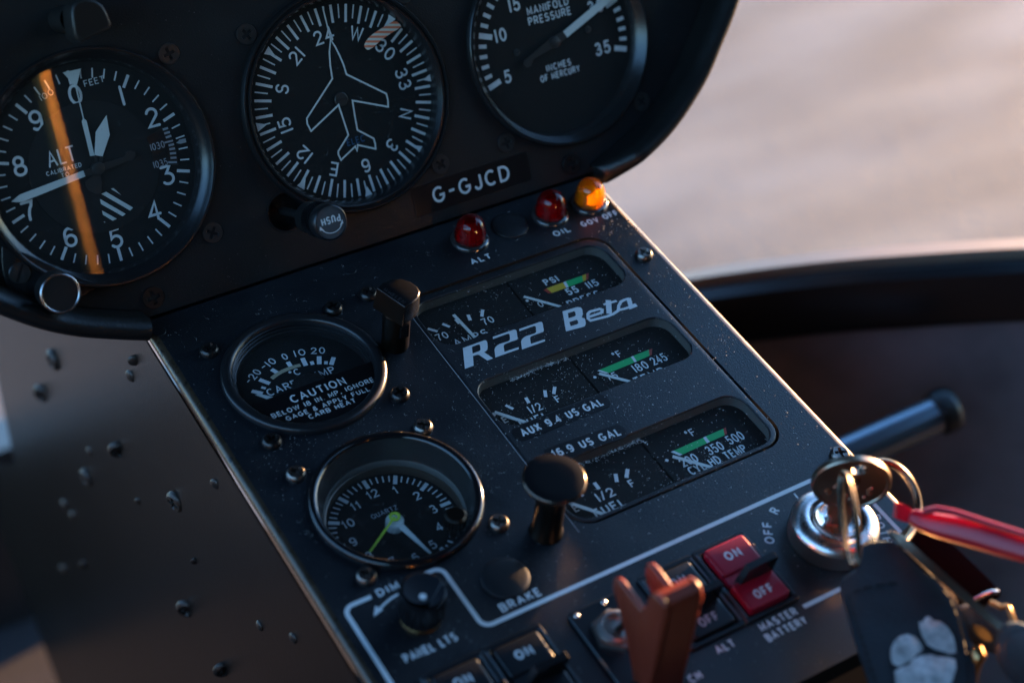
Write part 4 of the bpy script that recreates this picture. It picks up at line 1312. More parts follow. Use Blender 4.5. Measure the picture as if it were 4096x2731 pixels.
# ---- pull knob
t = thing('pull_knob', 'black mushroom shaped pull knob right of the clock', 'knob', FL, (-3.9, -144.9))
MB().lathe([(5.6, 0), (5.6, .6), (4.9, 1.2), (4.8, 14), (4.7, 18), (4.3, 19.2)], n=40).build('stem', M['bronze'], t, ang=50)
MB().lathe([(4.3, 19.0), (5.6, 21.4), (8.6, 23.8), (9.9, 24.6), (10.2, 25.3), (10.0, 26.0), (9.6, 26.3)], n=72).build('flared_rim', mat('knob_rim_metal', (0.10, 0.075, 0.06), 0.2, metal=0.8), t, ang=60)
MB().lathe([(9.6, 26.25), (9.2, 26.35), (6, 26.42), (0, 26.45)], n=72).build('cap', mat('knob_cap_matt', (0.003, 0.003, 0.004), 0.45, spec=0.12), t)

# ---- panel light dimmer
t = thing('dimmer_knob', 'fluted black dimmer knob with a white dot above PANEL LTS lettering', 'knob', FL, (-55.6, -155.2))
mb = MB()
n1 = 26
rings = []
for z_, k_ in ((2.2, 1), (12.4, 1), (12.5, 0), (13.2, 0)):
    rings.append([mb.v((6.8 + (.42 if (i % 2 and k_) else 0)) * math.cos(math.pi * i / n1), (6.8 + (.42 if (i % 2 and k_) else 0)) * math.sin(math.pi * i / n1), z_) for i in range(2 * n1)])
for a, b in zip(rings, rings[1:]): mb.bridge(a, b)
top_ = mb.loop(circle(0, 0, 6.4, 72), 13.6)
mb.bridge(rings[-1], top_); mb.face(rings[0])
mb.build('knob_body', M['knob'], t, ang=20)
MB().lathe([(6.4, 13.6), (6.1, 13.5), (0, 13.5)], n=72).build('cap', mat('knob_cap_polished', (0.012, 0.014, 0.018), 0.3, spec=0.6), t)
MB().lathe([(1.15, 13.62), (0, 13.62)], -1.2, -2.2, 20).build('pointer_dot', M['white'], t)
MB().lathe([(6.6, 0.05), (6.6, 1.0), (5.4, 1.8), (5.4, 2.4)], n=48).build('nut', M['brass'], t, ang=50)

# ---- rocker switches
def rocker(x, lab, red=False, on=True, group='rocker switches in the bottom row'):
    t = thing('rocker_switch', lab, 'switch', FL, (x, -189.8), group)
    m_ = 'redsw' if red else 'swframe'
    MB().plate(rrect(-10.4, -15.2, 10.4, 15.4, 1.0, 3), [rrect(-8.3, -13.4, 8.3, 13.4, .8, 3)], 1.1, 0.02, ch=.35, hole_ch=.3).build('bezel', M['swframe'], t)
    for s_ in (-1, 1):
        MB().box(s_ * 9.4 - .28, s_ * 9.4 + .28, -13.2, 13.6, 1.1, 1.5).build('light_rail', mat('rail_grey', (0.10, 0.11, 0.12), .35), t)
    hgt = 3.4 if red else 2.2
    mb = MB()
    mb.prism(rrect(-7.8, 1.6, 7.8, 12.9, 1.1, 4), -1, hgt, .7, 3)
    mb.build('rocker_half', M[m_], t, ang=40)
    mb = MB()
    mb.prism(rrect(-7.8, -12.9, 7.8, -1.6, 1.1, 4), -1, hgt - .1, .7, 3)
    mb.build('rocker_half', M[m_], t, ang=40)
    MB().prism([(-7.6, -1.55), (7.6, -1.55), (7.6, 1.55), (-7.6, 1.55)], -1, hgt - .9).build('rocker_centre', M[m_], t)
    # paddle: a thin fin standing across the middle
    mb = MB()
    fin = [(-5.8, 1.0), (7.2, 1.0), (7.6, hgt), (8.6, hgt + 5.6), (8.1, hgt + 6.3), (-2.6, hgt + 6.3), (-5.0, hgt + 1.0)]
    a_ = [mb.v(p[0], -3.4, p[1]) for p in fin]
    b_ = [mb.v(p[0], -1.0, p[1]) for p in fin]
    mb.bridge(a_, b_); mb.face(a_); mb.face(b_)
    mb.build('paddle', M['knob'], t, ang=30)
    lm = M['white'] if (red or on == 'w') else M['grey']
    text(MB(), 'ON', 0.0, 7.6, 3.4, .66, z=hgt + .06, width=6.0).build('lettering', lm, t)
    text(MB(), 'OFF', 0.0, -8.6, 3.4, .66, z=hgt - .04, width=7.2).build('lettering', lm, t)
    return t
rocker(-56.6, 'black rocker switch with ON lettering, leftmost in the row at the frame bottom', on='w')
rocker(-35.6, 'black rocker switch with ON lettering between the leftmost rocker and the guarded toggle', on='w')
rocker(21.2, 'black rocker switch partly hidden behind the orange guard, above ALT lettering')
rocker(42.3, 'red rocker switch with ON and OFF lettering above MASTER BATTERY', red=True)

# ---- guarded toggle
GT = (-6.6, -190)
t = thing('guarded_toggle_switch', 'toggle switch with chrome nut under a raised translucent orange guard', 'switch', FL, GT)
mb = MB(GT)
mb.plate(rrect(-16.2, -216, 3.2, -175.9, 1.6, 4), [], 1.3, .02, ch=.4)
mb.build('mounting_plate', M['swframe'], t)
NC = (-6.6, -188.6)
mb = MB(GT)
mb.prism(circle(*NC, 7.6, 6, .3), 1.3, 3.8, .5)
mb.lathe([(6.2, 3.8), (6.1, 4.6), (5.0, 5.2), (4.4, 5.2), (4.2, 4.6), (4.0, 1.5)], *NC, n=40)
mb.build('nut', M['knurl'], t, ang=25)
MB(GT).lathe([(4.1, 3.4), (0, 3.4)], *NC, n=24).build('bushing', M['knob_m'], t)
mb = MB(GT)
mb.tube([(NC[0], NC[1], 1.6), (NC[0] + .6, NC[1] - 2.4, 8.0), (NC[0] + 1.2, NC[1] - 5.2, 14.5), (NC[0] + 1.3, NC[1] - 5.6, 15.4)], [1.1, 1.2, 1.7, 1.2], 14)
mb.build('toggle_lever', M['bronze'], t, ang=50)
for x, y in ((-13.9, -178.0), (-3.6, -177.6)):
    MB(GT).lathe([(1.0, 1.3), (1.0, 1.7), (.6, 2.0), (0, 2.05)], x, y, 16).build('rivet', M['chrome'], t, ang=60)
gp = [(-189.8, 29.5), (-189.6, 32.6), (-191.2, 34.8), (-193.6, 35.3), (-197, 35.2), (-203.0, 34.6), (-204.6, 37), (-205.2, 43.4), (-206.6, 46.2), (-209.2, 47.4), (-212.0, 46.6), (-213.2, 44.0), (-214.2, 8), (-214.2, 2), (-207, 2), (-206, 6), (-200.6, 15.5), (-194.5, 24)]
for xa, xb in ((-13.2, -11.0), (-1.8, 0.4)):
    mb = MB(GT)
    cen_ = (sum(p[0] for p in gp) / len(gp), sum(p[1] for p in gp) / len(gp))
    rws = []
    for x_, ins in ((xa, .9), (xa + .25, .35), (xa + .8, 0), (xb - .8, 0), (xb - .25, .35), (xb, .9)):
        rws.append([mb.v(x_, q[0], q[1]) for q in offset_loop(gp, ins)])
    for a, b in zip(rws, rws[1:]):
        mb.bridge(a, b)
    mb.fill([rws[0]]); mb.fill([rws[-1]])
    mb.build('guard_cheek', M['guard'], t, ang=50)
gf = [(-205.2, 43.4), (-206.6, 46.2), (-209.2, 47.4), (-212.0, 46.6), (-213.2, 44.0), (-214.2, 8), (-214.2, 2), (-212.6, 2), (-212.4, 8), (-211.4, 43.4), (-209.4, 45.4), (-207.4, 44.6), (-206.6, 43)]
mb = MB(GT)
ga = [mb.v(-11.1, y, h) for y, h in gf]; gb = [mb.v(-1.7, y, h) for y, h in gf]
mb.bridge(ga, gb)
mb.build('guard_cover', M['guard'], t, ang=40)
mb = MB(GT)
mb.tube([(-15.0, -209.5, 4.5), (2.0, -209.5, 4.5)], 2.0, 16)
mb.build('hinge_pin', M['knob_m'], t, ang=50)
# ================================================================ ignition lock, keys and fobs
t = thing('ignition_switch', 'chrome ignition lock with a knurled collar at the right edge of the console', 'ignition switch', FL, IG)
mb = MB()
n1 = 110
ra, rb = [], []
for i in range(2 * n1):
    r_ = 14.6 if i % 2 else 14.25
    a = math.pi * i / n1
    ra.append(mb.v(r_ * math.cos(a), r_ * math.sin(a), 0.3)); rb.append(mb.v(r_ * math.cos(a), r_ * math.sin(a), 6.4))
mb.bridge(ra, rb)
mb.build('knurled_collar', M['knurl'], t, ang=5)
MB().lathe([(14.4, 6.2), (14.2, 6.9), (13.4, 7.9), (12.4, 8.7), (11.4, 9.1), (9.6, 9.3), (9.1, 9.1), (8.9, 7.5), (8.9, 4.0), (7.8, 4.0)], n=96).build('face_ring', M['chrome'], t, ang=35)
MB().lathe([(8.1, 2.5), (8.1, 8.0), (7.6, 8.9), (6.8, 9.2), (5.9, 8.4), (0, 8.2)], n=64).build('lock_plug', M['chrome'], t, ang=40)
MB().box(-4.0, 4.0, -.9, .9, 8.2, 8.35).build('key_slot', M['knob'], t).rotation_euler = (0, 0, R(-33))

KEY = (76.6, -190.9)
t = thing('ignition_key', 'round headed worn key standing in the ignition lock', 'key', FL, (KEY[0], KEY[1]), rz=R(-33))
# local: x across the bow, z up the shank
mb = MB()
bow = []
for i in range(56):
    a = 2 * math.pi * i / 56
    bow.append((12.4 * math.cos(a), 11.6 * math.sin(a) + 29.0))
def vslab(mb, loops, y0, y1, bev=0.35):
    A0 = [[mb.v(p[0], y0, p[1]) for p in lp] for lp in loops]
    B0 = [[mb.v(p[0], y1, p[1]) for p in lp] for lp in loops]
    for a, b in zip(A0, B0): mb.bridge(a, b)
    mb.fill(A0); mb.fill(B0)
hole_ = [(2.6 * math.cos(2 * math.pi * i / 20) + 1.0, 2.1 * math.sin(2 * math.pi * i / 20) + 36.0) for i in range(20)]
vslab(mb, [bow, hole_], -1.0, 1.0)
mb.build('bow', M['key'], t, ang=30)
mb = MB()
vslab(mb, [[(-3.6, 6), (3.6, 6), (3.6, 13), (4.4, 14), (4.4, 18.5), (-4.4, 18.5), (-4.4, 14), (-3.6, 13)]], -.9, .9)
mb.build('shank', M['key'], t, ang=30)
mb = MB()
ring_ = []
for sc_, y_ in ((1.0, -1.0), (.97, -1.45), (.90, -1.45), (.88, -1.02)):
    ring_.append([mb.v(p[0] * sc_, y_, (p[1] - 29) * sc_ + 29) for p in bow])
for a, b in zip(ring_, ring_[1:]): mb.bridge(a, b)
mb.build('raised_border', M['key'], t, ang=40)
mb = MB()
random.seed(5)
for i in range(16):
    x, z = random.uniform(-7, 7), random.uniform(22, 28.5)
    s_ = random.uniform(.5, 1.2)
    mb.lathe([(s_, -0.0), (s_ * .6, .35), (0, .4)], 0, 0, 8)
    vs = list(mb.bm.verts)[-17:]
    for v_ in vs:
        cx_, cy_, cz_ = v_.co
        v_.co = Vector((x * MM + cx_, -1.0 * MM - cz_, z * MM + cy_))
mb.build('stamped_mark', M['key'], t, ang=50)

def W3(*a):  # point given in the lower frame, millimetres
    return Vector(a)
# split ring through the key, seen nearly edge on
c0 = Vector((56.3, -209.7, 42.8))
aa = Vector((51.1, -222.6, 37.6)) - Vector((65.8, -196.8, 44.8))
RL = aa.length / 2
aa.normalize()
fw = Vector((0.42042, 0.57764, -0.6997))
rg_ = fw.cross(aa).normalized()
bb = (fw * .97 + rg_ * .26); bb = (bb - aa * bb.dot(aa)).normalized()
t = thing('key_ring', 'bronze coloured split ring hanging from the ignition key and holding the leather fob', 'key ring', FL, tuple(c0))
for k_, dz in (('ring_coil', 0), ('ring_coil', 1)):
    mb = MB(tuple(c0))
    n_ = aa.cross(bb).normalized()
    mb.tube([tuple(c0 + aa * RL * math.cos(2 * math.pi * i / 60) + bb * 4.2 * math.sin(2 * math.pi * i / 60) + n_ * (dz * 1.0 - .5)) for i in range(60)], .55, 10, closed=True)
    mb.build(k_, M['ring'], t, ang=80)
t = thing('key_ring', 'larger steel ring looping behind the key head towards the red tag', 'key ring', FL, (90.6, -199.3, 29.1))
oo = (90.6, -199.3, 29.1)
loopp = [(76.0, -193.1, 31.2), (81.3, -189.6, 31.5), (87.0, -188.2, 30.4), (91.6, -189.2, 29.5), (94.2, -191.7, 28.9), (96.0, -194.8, 27.4), (96.4, -198.6, 26.0), (96.0, -202.3, 24.1), (94.0, -205.9, 22.8), (89.7, -209.9, 22.7), (84.8, -212.7, 23.1), (80.3, -214.8, 24.3), (75.9, -216.7, 25.9)]
sm = smooth3 = [Vector(p) for p in loopp]
for _ in range(2):
    q = [sm[0]]
    for a, b in zip(sm, sm[1:]):
        q += [a * .75 + b * .25, a * .25 + b * .75]
    q.append(sm[-1]); sm = q
for dz in (0, 1):
    MB(oo).tube([tuple(p + fw * dz * 1.9 + aa * 0.5 * dz) for p in sm], 1.05, 12).build('ring_coil', M['ring'], t, ang=80)

# leather fob
def slab3(mb, pts, thick):
    """solid from a 3-D outline, extruded away from the viewer side"""
    a = [mb.v(*p) for p in pts]
    b = [mb.v(*(Vector(p) + thick)) for p in pts]
    mb.bridge(a, b)
    mb.fill([[mb.v(*p) for p in pts]])
    mb.fill([[mb.v(*(Vector(p) + thick)) for p in pts]])
    bmesh.ops.remove_doubles(mb.bm, verts=mb.bm.verts, dist=1e-7)
    return mb
FOB0 = (59.7, -239.6, 24.4)
t = thing('leather_key_fob', 'black leather key fob with stitched border and a crackled silver paw print', 'key fob', FL, FOB0)
fobp = [(65.0, -211.6, 27.3), (67.0, -211.9, 27.6), (69.2, -212.8, 27.9), (73.2, -215.3, 28.3), (73.9, -217.1, 28.2), (74.3, -221.5, 27.7), (75.2, -228.0, 27.0), (77.0, -231.7, 26.8), (78.3, -235.2, 26.6), (78.3, -238.1, 26.2), (77.3, -241.6, 25.6), (75.3, -246.8, 24.7), (72.9, -252.3, 23.7), (70.7, -256.6, 22.9), (67.4, -261.4, 21.9), (61.8, -268.1, 20.4), (55.7, -273.3, 19.1), (33.9, -260.0, 17.0), (37.4, -253.3, 18.0), (39.8, -247.4, 18.9), (42.3, -240.5, 20.0), (44.3, -234.9, 20.9), (47.3, -228.0, 22.1), (49.3, -222.8, 23.1), (51.1, -219.2, 23.8), (53.5, -217.4, 24.5), (57.8, -217.1, 25.3), (61.2, -215.3, 26.1), (63.1, -213.5, 26.7)]
slab3(MB(FOB0), fobp, fw * 3.2).build('leather_body', M['leather'], t, ang=50)
st_ = [(52.9, -222.2, 24.3), (55.8, -222.5, 24.8), (59.5, -223.9, 25.3), (63.1, -225.2, 25.7), (66.4, -226.9, 26.1)]
st2 = [(51.3, -222.1, 24.1), (49.2, -226.7, 23.2), (46.7, -233.8, 21.9), (44.1, -240.9, 20.8), (41.3, -248.2, 19.6), (38.9, -253.4, 18.8)]
st3 = [(76.0, -234.8, 26.8), (76.0, -238.9, 26.3), (74.0, -244.7, 25.3), (71.1, -251.0, 24.1), (68.0, -256.6, 23.0), (62.6, -263.4, 21.5)]
for st in (st_, st2, st3):
    P = [Vector(p) for p in st]
    mb = MB(FOB0)
    for a, b in zip(P, P[1:]):
        nseg = max(1, int((b - a).length / 2.2))
        for k in range(nseg):
            mb.tube([tuple(a.lerp(b, (k + .12) / nseg)), tuple(a.lerp(b, (k + .8) / nseg))], .28, 6)
    mb.build('stitching', M['stitch'], t, ang=60)
for pts in ([(63.6, -239.8, 24.3), (64.2, -240.5, 24.3), (66.3, -239.6, 24.7), (67.3, -240.2, 24.8), (67.5, -241.8, 24.7), (68.9, -242.9, 24.8), (69.6, -245.6, 24.6), (69.2, -248.3, 24.3), (68.0, -251.0, 23.8), (66.5, -253.0, 23.3), (64.7, -252.4, 23.1), (63.6, -250.9, 23.1), (62.1, -249.2, 23.0), (60.9, -246.8, 23.1), (61.4, -244.1, 23.4), (62.5, -241.3, 23.9)],
            [(49.5, -244.3, 21.5), (51.3, -242.2, 22.0), (53.6, -240.9, 22.5), (56.0, -240.5, 22.9), (58.2, -241.1, 23.2), (59.5, -242.7, 23.3), (59.8, -244.9, 23.1), (59.2, -247.1, 22.8), (57.9, -247.6, 22.5), (56.6, -247.4, 22.3), (54.7, -248.0, 21.9), (52.1, -248.1, 21.5), (49.5, -247.7, 21.1), (48.8, -246.1, 21.2)],
            [(47.8, -248.3, 20.8), (50.1, -248.4, 21.2), (52.5, -249.0, 21.5), (54.5, -248.2, 21.9), (57.3, -248.4, 22.3), (60.0, -249.7, 22.6), (61.1, -251.1, 22.7), (63.7, -252.9, 22.9), (65.1, -254.5, 22.9), (63.5, -256.8, 22.5), (60.5, -258.9, 21.8), (57.5, -260.5, 21.2), (54.0, -260.6, 20.7), (48.8, -257.9, 20.1), (44.9, -255.0, 19.8), (45.9, -251.2, 20.3)]):
    slab3(MB(FOB0), pts, -fw * .45).build('paw_print_pad', M['glitter'], t, ang=60)

# red tag
RT0 = (82.7, -222.1, 38.4)
t = thing('red_key_tag', 'translucent red plastic tag tapering to a clip, crossing the right frame edge', 'key tag', FL, RT0)
cen = [((77.6, -214.4, 37.4), 1.974361), ((78.7, -215.4, 37.2), 2.91), ((79.3, -218.3, 38.1), 3.46), ((81.3, -222.0, 39.1), 4.1), ((83.9, -226.8, 40.9), 4.54), ((86.8, -232.9, 43.3), 4.78), ((89.5, -239.2, 45.5), 4.74), ((92.3, -244.6, 47.0), 4.53), ((95.3, -251.1, 49.2), 4.32), ((99.2, -258.4, 51.2), 4.1)]
mb = MB(RT0)
P = [Vector(p) for p, r in cen]
rows = []
for i, (p, r) in enumerate(cen):
    a, b = P[max(i - 1, 0)], P[min(i + 1, len(P) - 1)]
    tt = (b - a).normalized(); u_ = fw.cross(tt).normalized(); w_ = tt.cross(u_)
    r *= .88
    rows.append([mb.v(*(P[i] + u_ * r * abs(math.cos(q)) ** .75 * (1 if math.cos(q) > 0 else -1) + w_ * r * .62 * abs(math.sin(q)) ** .75 * (1 if math.sin(q) > 0 else -1))) for q in [2 * math.pi * k / 28 for k in range(28)]])
for a, b in zip(rows, rows[1:]): mb.bridge(a, b)
mb.face(rows[0]); mb.face(rows[-1])
mb.build('tag_body', M['tag'], t, ang=50)
mb = MB(RT0)
cp = [(75.6, -210.3, 39.6), (76.4, -210.5, 39.9), (77.4, -211.5, 39.7), (78.8, -213.1, 39.2), (77.2, -215.9, 35.9), (76.0, -215.0, 36.0), (73.9, -212.9, 36.4), (74.1, -212.4, 36.9)]
slab3(mb, cp, fw * 4)
mb.build('clip', trans_plastic('red_clip_plastic', (0.65, 0.01, 0.03), .25, (1.0, .05, .04)), t, ang=30)
MB(RT0).tube([(76.6, -218.9, 44.5), (79.8, -220.8, 46.3), (83.0, -225.2, 47.5), (87.4, -233.3, 49.1), (91.6, -243.1, 52.1), (94.6, -249.6, 54.2)], 1.1, 8).build('tag_rib', M['tag'], t, ang=60)

# second key, seen on edge
K20 = (76.7, -236.2, 30.3)
t = thing('spare_key', 'long narrow key seen edge on between the leather fob and the black case', 'key', FL, K20)
kp = [(73.3, -213.2, 30.1), (74.5, -213.2, 30.8), (75.6, -215.5, 31.0), (77.1, -231.6, 31.5), (78.4, -245.9, 31.8), (79.4, -258.1, 32.4), (77.9, -258.5, 31.1), (76.3, -245.9, 30.6), (74.4, -231.1, 30.2), (73.8, -216.4, 29.2)]
slab3(MB(K20), kp, fw * 5).build('blade', M['key'], t, ang=30)
# black case behind
B0 = (91.9, -226.8, 18.6)
t = thing('black_key_case', 'glossy black rectangular case hanging behind the narrow key', 'key case', FL, B0)
bp_ = [(89.6, -210.6, 22.0), (91.2, -212.8, 21.1), (94.7, -221.9, 21.5), (96.0, -230.7, 20.7), (96.1, -240.9, 20.9), (96.3, -241.9, 20.2), (95.4, -242.5, 19.2), (93.4, -242.4, 18.1), (88.4, -240.8, 16.4), (84.6, -237.4, 14.0), (82.7, -226.6, 16.1), (82.3, -215.0, 16.8), (85.0, -211.0, 18.9)]
slab3(MB(B0), bp_, fw * 9).build('case_body', mat('case_black', (0.004, 0.004, 0.004), .6, spec=0.04), t, ang=40)
MB(B0).tube([(86.0, -239.9, 20.0), (89.3, -240.5, 21.4), (92.1, -241.2, 22.5), (94.3, -241.9, 21.9)], .7, 8).build('edge_trim', M['chrome'], t, ang=60)
# small split link and round rubber disc, medallion
L0 = (86.9, -249.9, 28.0)
t = thing('wire_link', 'thin brass wire link between the black case and the round fob', 'wire link', FL, L0)
MB(L0).tube([(85.4, -246.1, 27.3), (85.3, -248.1, 28.5), (85.9, -249.9, 28.8), (86.1, -250.2, 30.1), (86.3, -251.3, 30.7), (85.7, -253.8, 29.7), (85.1, -256.3, 28.8)], .75, 8).build('wire', M['brass'], t, ang=70)
D0 = (82.7, -266.3, 26.2)
t = thing('round_leather_fob', 'round black leather fob cut off by the lower right corner', 'key fob', FL, D0)
def disc3(cq, rx, ry, mbo, m_, nm, th_, parent, k=1.0, dz=0.0):
    mb = MB(mbo)
    e1 = Vector(cq[1]) - Vector(cq[0]); e2 = Vector(cq[2]) - Vector(cq[0]); c_ = Vector(cq[0]) + fw * dz
    ringsd = []
    for kk_, zz in ((.90 * k, 0), (.97 * k, .35), (1.0 * k, 1.2), (1.0 * k, th_ - 1.0), (.94 * k, th_)):
        ringsd.append([mb.v(*(c_ + e1 * kk_ * math.cos(2 * math.pi * i / 56) + e2 * kk_ * math.sin(2 * math.pi * i / 56) + fw * zz)) for i in range(56)])
    for a, b in zip(ringsd, ringsd[1:]): mb.bridge(a, b)
    mb.face(ringsd[0]); mb.face(ringsd[-1])
    return mb.build(nm, M[m_], parent, ang=50)
cq = ((77.2, -268.7, 32.3), (74.6, -261.5, 26.8), (78.5, -261.1, 39.4))
disc3(cq, 0, 0, D0, 'leather', 'disc', 5, t)
disc3(cq, 0, 0, D0, 'leather', 'raised_centre', 3, t, k=.84, dz=-1.2)
MD0 = (81.0, -250.2, 21.3)
t = thing('medallion', 'small bluish disc with a bronze boss hanging behind the narrow key', 'medallion', FL, MD0)
cq = ((81.8, -249.3, 19.7), (87.1, -255.2, 18.0), (82.7, -244.5, 24.2))
disc3(cq, 0, 0, MD0, 'leather', 'disc', 3, t)
cq = ((80.5, -250.7, 20.6), (82.2, -253.6, 19.2), (81.7, -250.4, 21.5))
disc3(cq, 0, 0, MD0, 'brass', 'boss', 2, t)
KB0 = (72.4, -256.9, 22.0)
t = thing('brass_clasp', 'bright brass clasp peeping out beside the lower edge of the leather fob', 'clasp', FL, KB0)
MB(KB0).tube([(73.0, -255.0, 24.0), (72.0, -256.8, 23.3), (71.0, -257.8, 21.8), (70.3, -258.6, 19.4), (68.2, -259.6, 17.3), (65.6, -259.9, 15.5)], [1.6, 2.6, 1.8, 1.6, 2.6, 2.0], 12).build('clasp_body', M['brass'], t, ang=60)

# ================================================================ beyond the console
# side window sill and sea of tarmac: points in the lower frame
def polytube(nm, m_, pts, prof, parent=None, off=(0, 0, 0), mbb=None):
    """sweep a 2-D profile (across, up) along a 3-D path; up = world up"""
    mb = mbb or MB(off)
    upv = Vector((0, math.sin(R(25)), math.cos(R(25))))
    P = [Vector(p) for p in pts]
    rows = []
    for i, p in enumerate(P):
        a, b = P[max(i - 1, 0)], P[min(i + 1, len(P) - 1)]
        tt = (b - a).normalized()
        sd_ = tt.cross(upv).normalized()
        u_ = sd_.cross(tt).normalized()
        rows.append([mb.v(*(p + sd_ * q[0] + u_ * q[1])) for q in prof])
    for a, b in zip(rows, rows[1:]):
        mb.bridge(a, b)
    mb.fill([rows[0]]); mb.fill([rows[-1]])
    if nm:
        return mb.build(nm, m_, parent, ang=40)
sill = [(195.5, 149.1, -266.3), (218.4, 102.4, -219.6), (245.4, 60.1, -181.2), (286.1, 18.0, -151.4), (326.8, -14.0, -136.2), (361.8, -37.6, -127.5), (408.3, -64.5, -121.8), (467.4, -97.6, -120.7)]
S0 = sill[4]
for _ in range(2):
    q = [Vector(sill[0])]
    for a, b in zip(sill, sill[1:]):
        a, b = Vector(a), Vector(b)
        q += [a * .75 + b * .25, a * .25 + b * .75]
    q.append(Vector(sill[-1])); sill = [tuple(p) for p in q]
S0 = sill[20]
t = thing('windscreen_sill', 'blurred black frame running along the lower edge of the windscreen', 'window frame', FL, S0)
HH = 13
polytube('frame_rail', M['sill'], sill, [(-20, -HH), (-20, HH - 4), (-17, HH), (10, HH), (14, HH - 4), (14, -HH), (10, -HH - 6), (-16, -HH - 6)], t, S0)
polytube('sunlit_edge_strip', M['sunlit_edge'], sill, [(-10, HH), (-10, HH + 5), (4, HH + 5), (4, HH)], t, S0)  # added strip that carries the sill's painted sunlit edge
polytube('sill_bead', M['tube'], [Vector(p) + Vector((0, 0, 0)) for p in sill], [(-22 + 4 * math.cos(a), -1 + 4 * math.sin(a)) for a in [2 * math.pi * k / 12 for k in range(12)]] , t, S0)
# lining below the sill
mb = MB(S0)
upv = Vector((0, math.sin(R(25)), math.cos(R(25))))
rowa = [mb.v(*(Vector(p) - upv * (HH + 4) + Vector((10, 14, 0)))) for p in sill]
rowb = [mb.v(*(Vector(p) - upv * 130 + Vector((26, 34, 0)))) for p in sill]
rowc = [mb.v(*(Vector(p) - upv * 330 + Vector((30, 40, 0)))) for p in sill]
mb.bridge(rowa, rowb, False); mb.bridge(rowb, rowc, False)
mb.build('lower_lining', M['lining'], t, ang=60)
# windscreen pane standing on the sill
WS0 = sill[12]
t = thing('windscreen', 'clear curved windscreen pane rising from the black sill', 'windscreen', FL, WS0)
mb = MB(WS0)
rowsw = []
rowsw_pts = []
back_l = -fw
for k in range(7):
    hgt = 15 + 95 * k
    bow_ = 60 * math.sin(k / 6 * math.pi * .6)
    rowsw_pts.append([tuple(Vector(p) + upv * hgt + Vector((bow_ * .8, bow_ * 1.1, 0))) for p in sill])
    rowsw.append([mb.v(*(Vector(p) + upv * hgt + Vector((bow_ * .8, bow_ * 1.1, 0)))) for p in sill])
for a, b in zip(rowsw, rowsw[1:]): mb.bridge(a, b, False)
gm = glass_mat('perspex', dust=0.10, gain=.35, tint=(.97, .98, .98))
mb.build('pane', gm, t, ang=60)

random.seed(21)
mb = MB(WS0)
for i in range(46):
    r_ = rowsw_pts[random.randrange(1, 6)]; k = random.randrange(6, len(r_) - 1)
    p = Vector(r_[k]).lerp(Vector(r_[k + 1]), random.random()) + upv * random.uniform(0, 95)
    s_ = random.uniform(.25, .6)
    a_ = [mb.v(*(p + Vector((math.cos(q), .3 * math.sin(q), math.sin(q))) * s_)) for q in (0, 1.57, 3.14, 4.71)]
    b_ = [mb.v(*(p + back_l * .5 + Vector((math.cos(q), .3 * math.sin(q), math.sin(q))) * s_ * .6)) for q in (0, 1.57, 3.14, 4.71)]
    mb.bridge(a_, b_); mb.face(b_); mb.face(a_)
o = mb.build('dirt_speck', M['dustm'], t)
o['kind'] = 'stuff'
# black tubular handle in the right footwell
T0 = (272.3, -59.4, -177.8)
t = thing('tubular_handle', 'glossy black tubular handle with a rounded end in the right footwell', 'handle', FL, T0)
MB(T0).tube([(183.4, -54.3, -184.2), (216.9, -59.6, -177.0), (251.4, -64.3, -168.7), (280.0, -67.6, -162.9), (290.7, -68.9, -160.4)], [9.2, 9.2, 9.2, 9.2, 9.0], 28).build('grip', M['btube'], t, ang=60)
MB(T0).tube([(286.9, -68.6, -161.0), (291.8, -69.0, -159.8), (296.5, -69.9, -159.1), (298.6, -70.3, -158.2)], [11.0, 11.6, 10.6, 6.0], 28).build('end_cap', M['knob_m'], t, ang=60)

# ---- cabin shell (world frame, metres via MB millimetres, z from the console seam)
fl = thing('cabin_floor', None, None, FW, (0, 0, -440))
bpy.data.objects.remove(fl)
def struct(nm, mb, m_):
    o = mb.build(nm, m_, None, FW)
    o['kind'] = 'structure'
    return o
mb = MB()
mb.box(-700, 700, -1250, 640, -470, -440)
struct('cabin_floor', mb, M['carpet'])
mb = MB()
mb.box(-700, 800, -1290, -1250, -470, 700)
struct('cabin_rear_wall', mb, M['roof'])
mb = MB()
mb.box(800, 830, -1290, -420, -470, 660)
struct('glow_block_wall', mb, M['roof'])  # unseen wall added to block horizon glow from the right rear
mb = MB()
mb.box(-730, -700, -1290, 420, -470, 120)
struct('left_glow_block', mb, M['roof'])  # unseen door-side wall, added and raised to block glow from the left
mb = MB()
mb.prism([(-700, -1290), (530, -1290), (530, 60), (530 - 120, 230), (100, 250), (-700, 230)], 640, 670)
struct('cabin_roof', mb, M['roof'])  # unseen; outline shaped to darken console and window reflections
mb = MB()
mb.box(-330, 120, 640, 700, -470, -300)
struct('nose_bulkhead', mb, M['sill'])
# added unseen tube, placed to mirror an orange streak in the altimeter glass
t = thing('streak_tube', 'upright satin orange tube added behind the viewpoint, mirrored in the altimeter glass', 'reflection tube', FW, (36, -582, -300))
MB((36, -582, -300)).tube([(14, -582, -440), (33, -582, -100), (56, -582, 330)], 4.3, 24).build('tube', M['streak_orange'], t, ang=60)

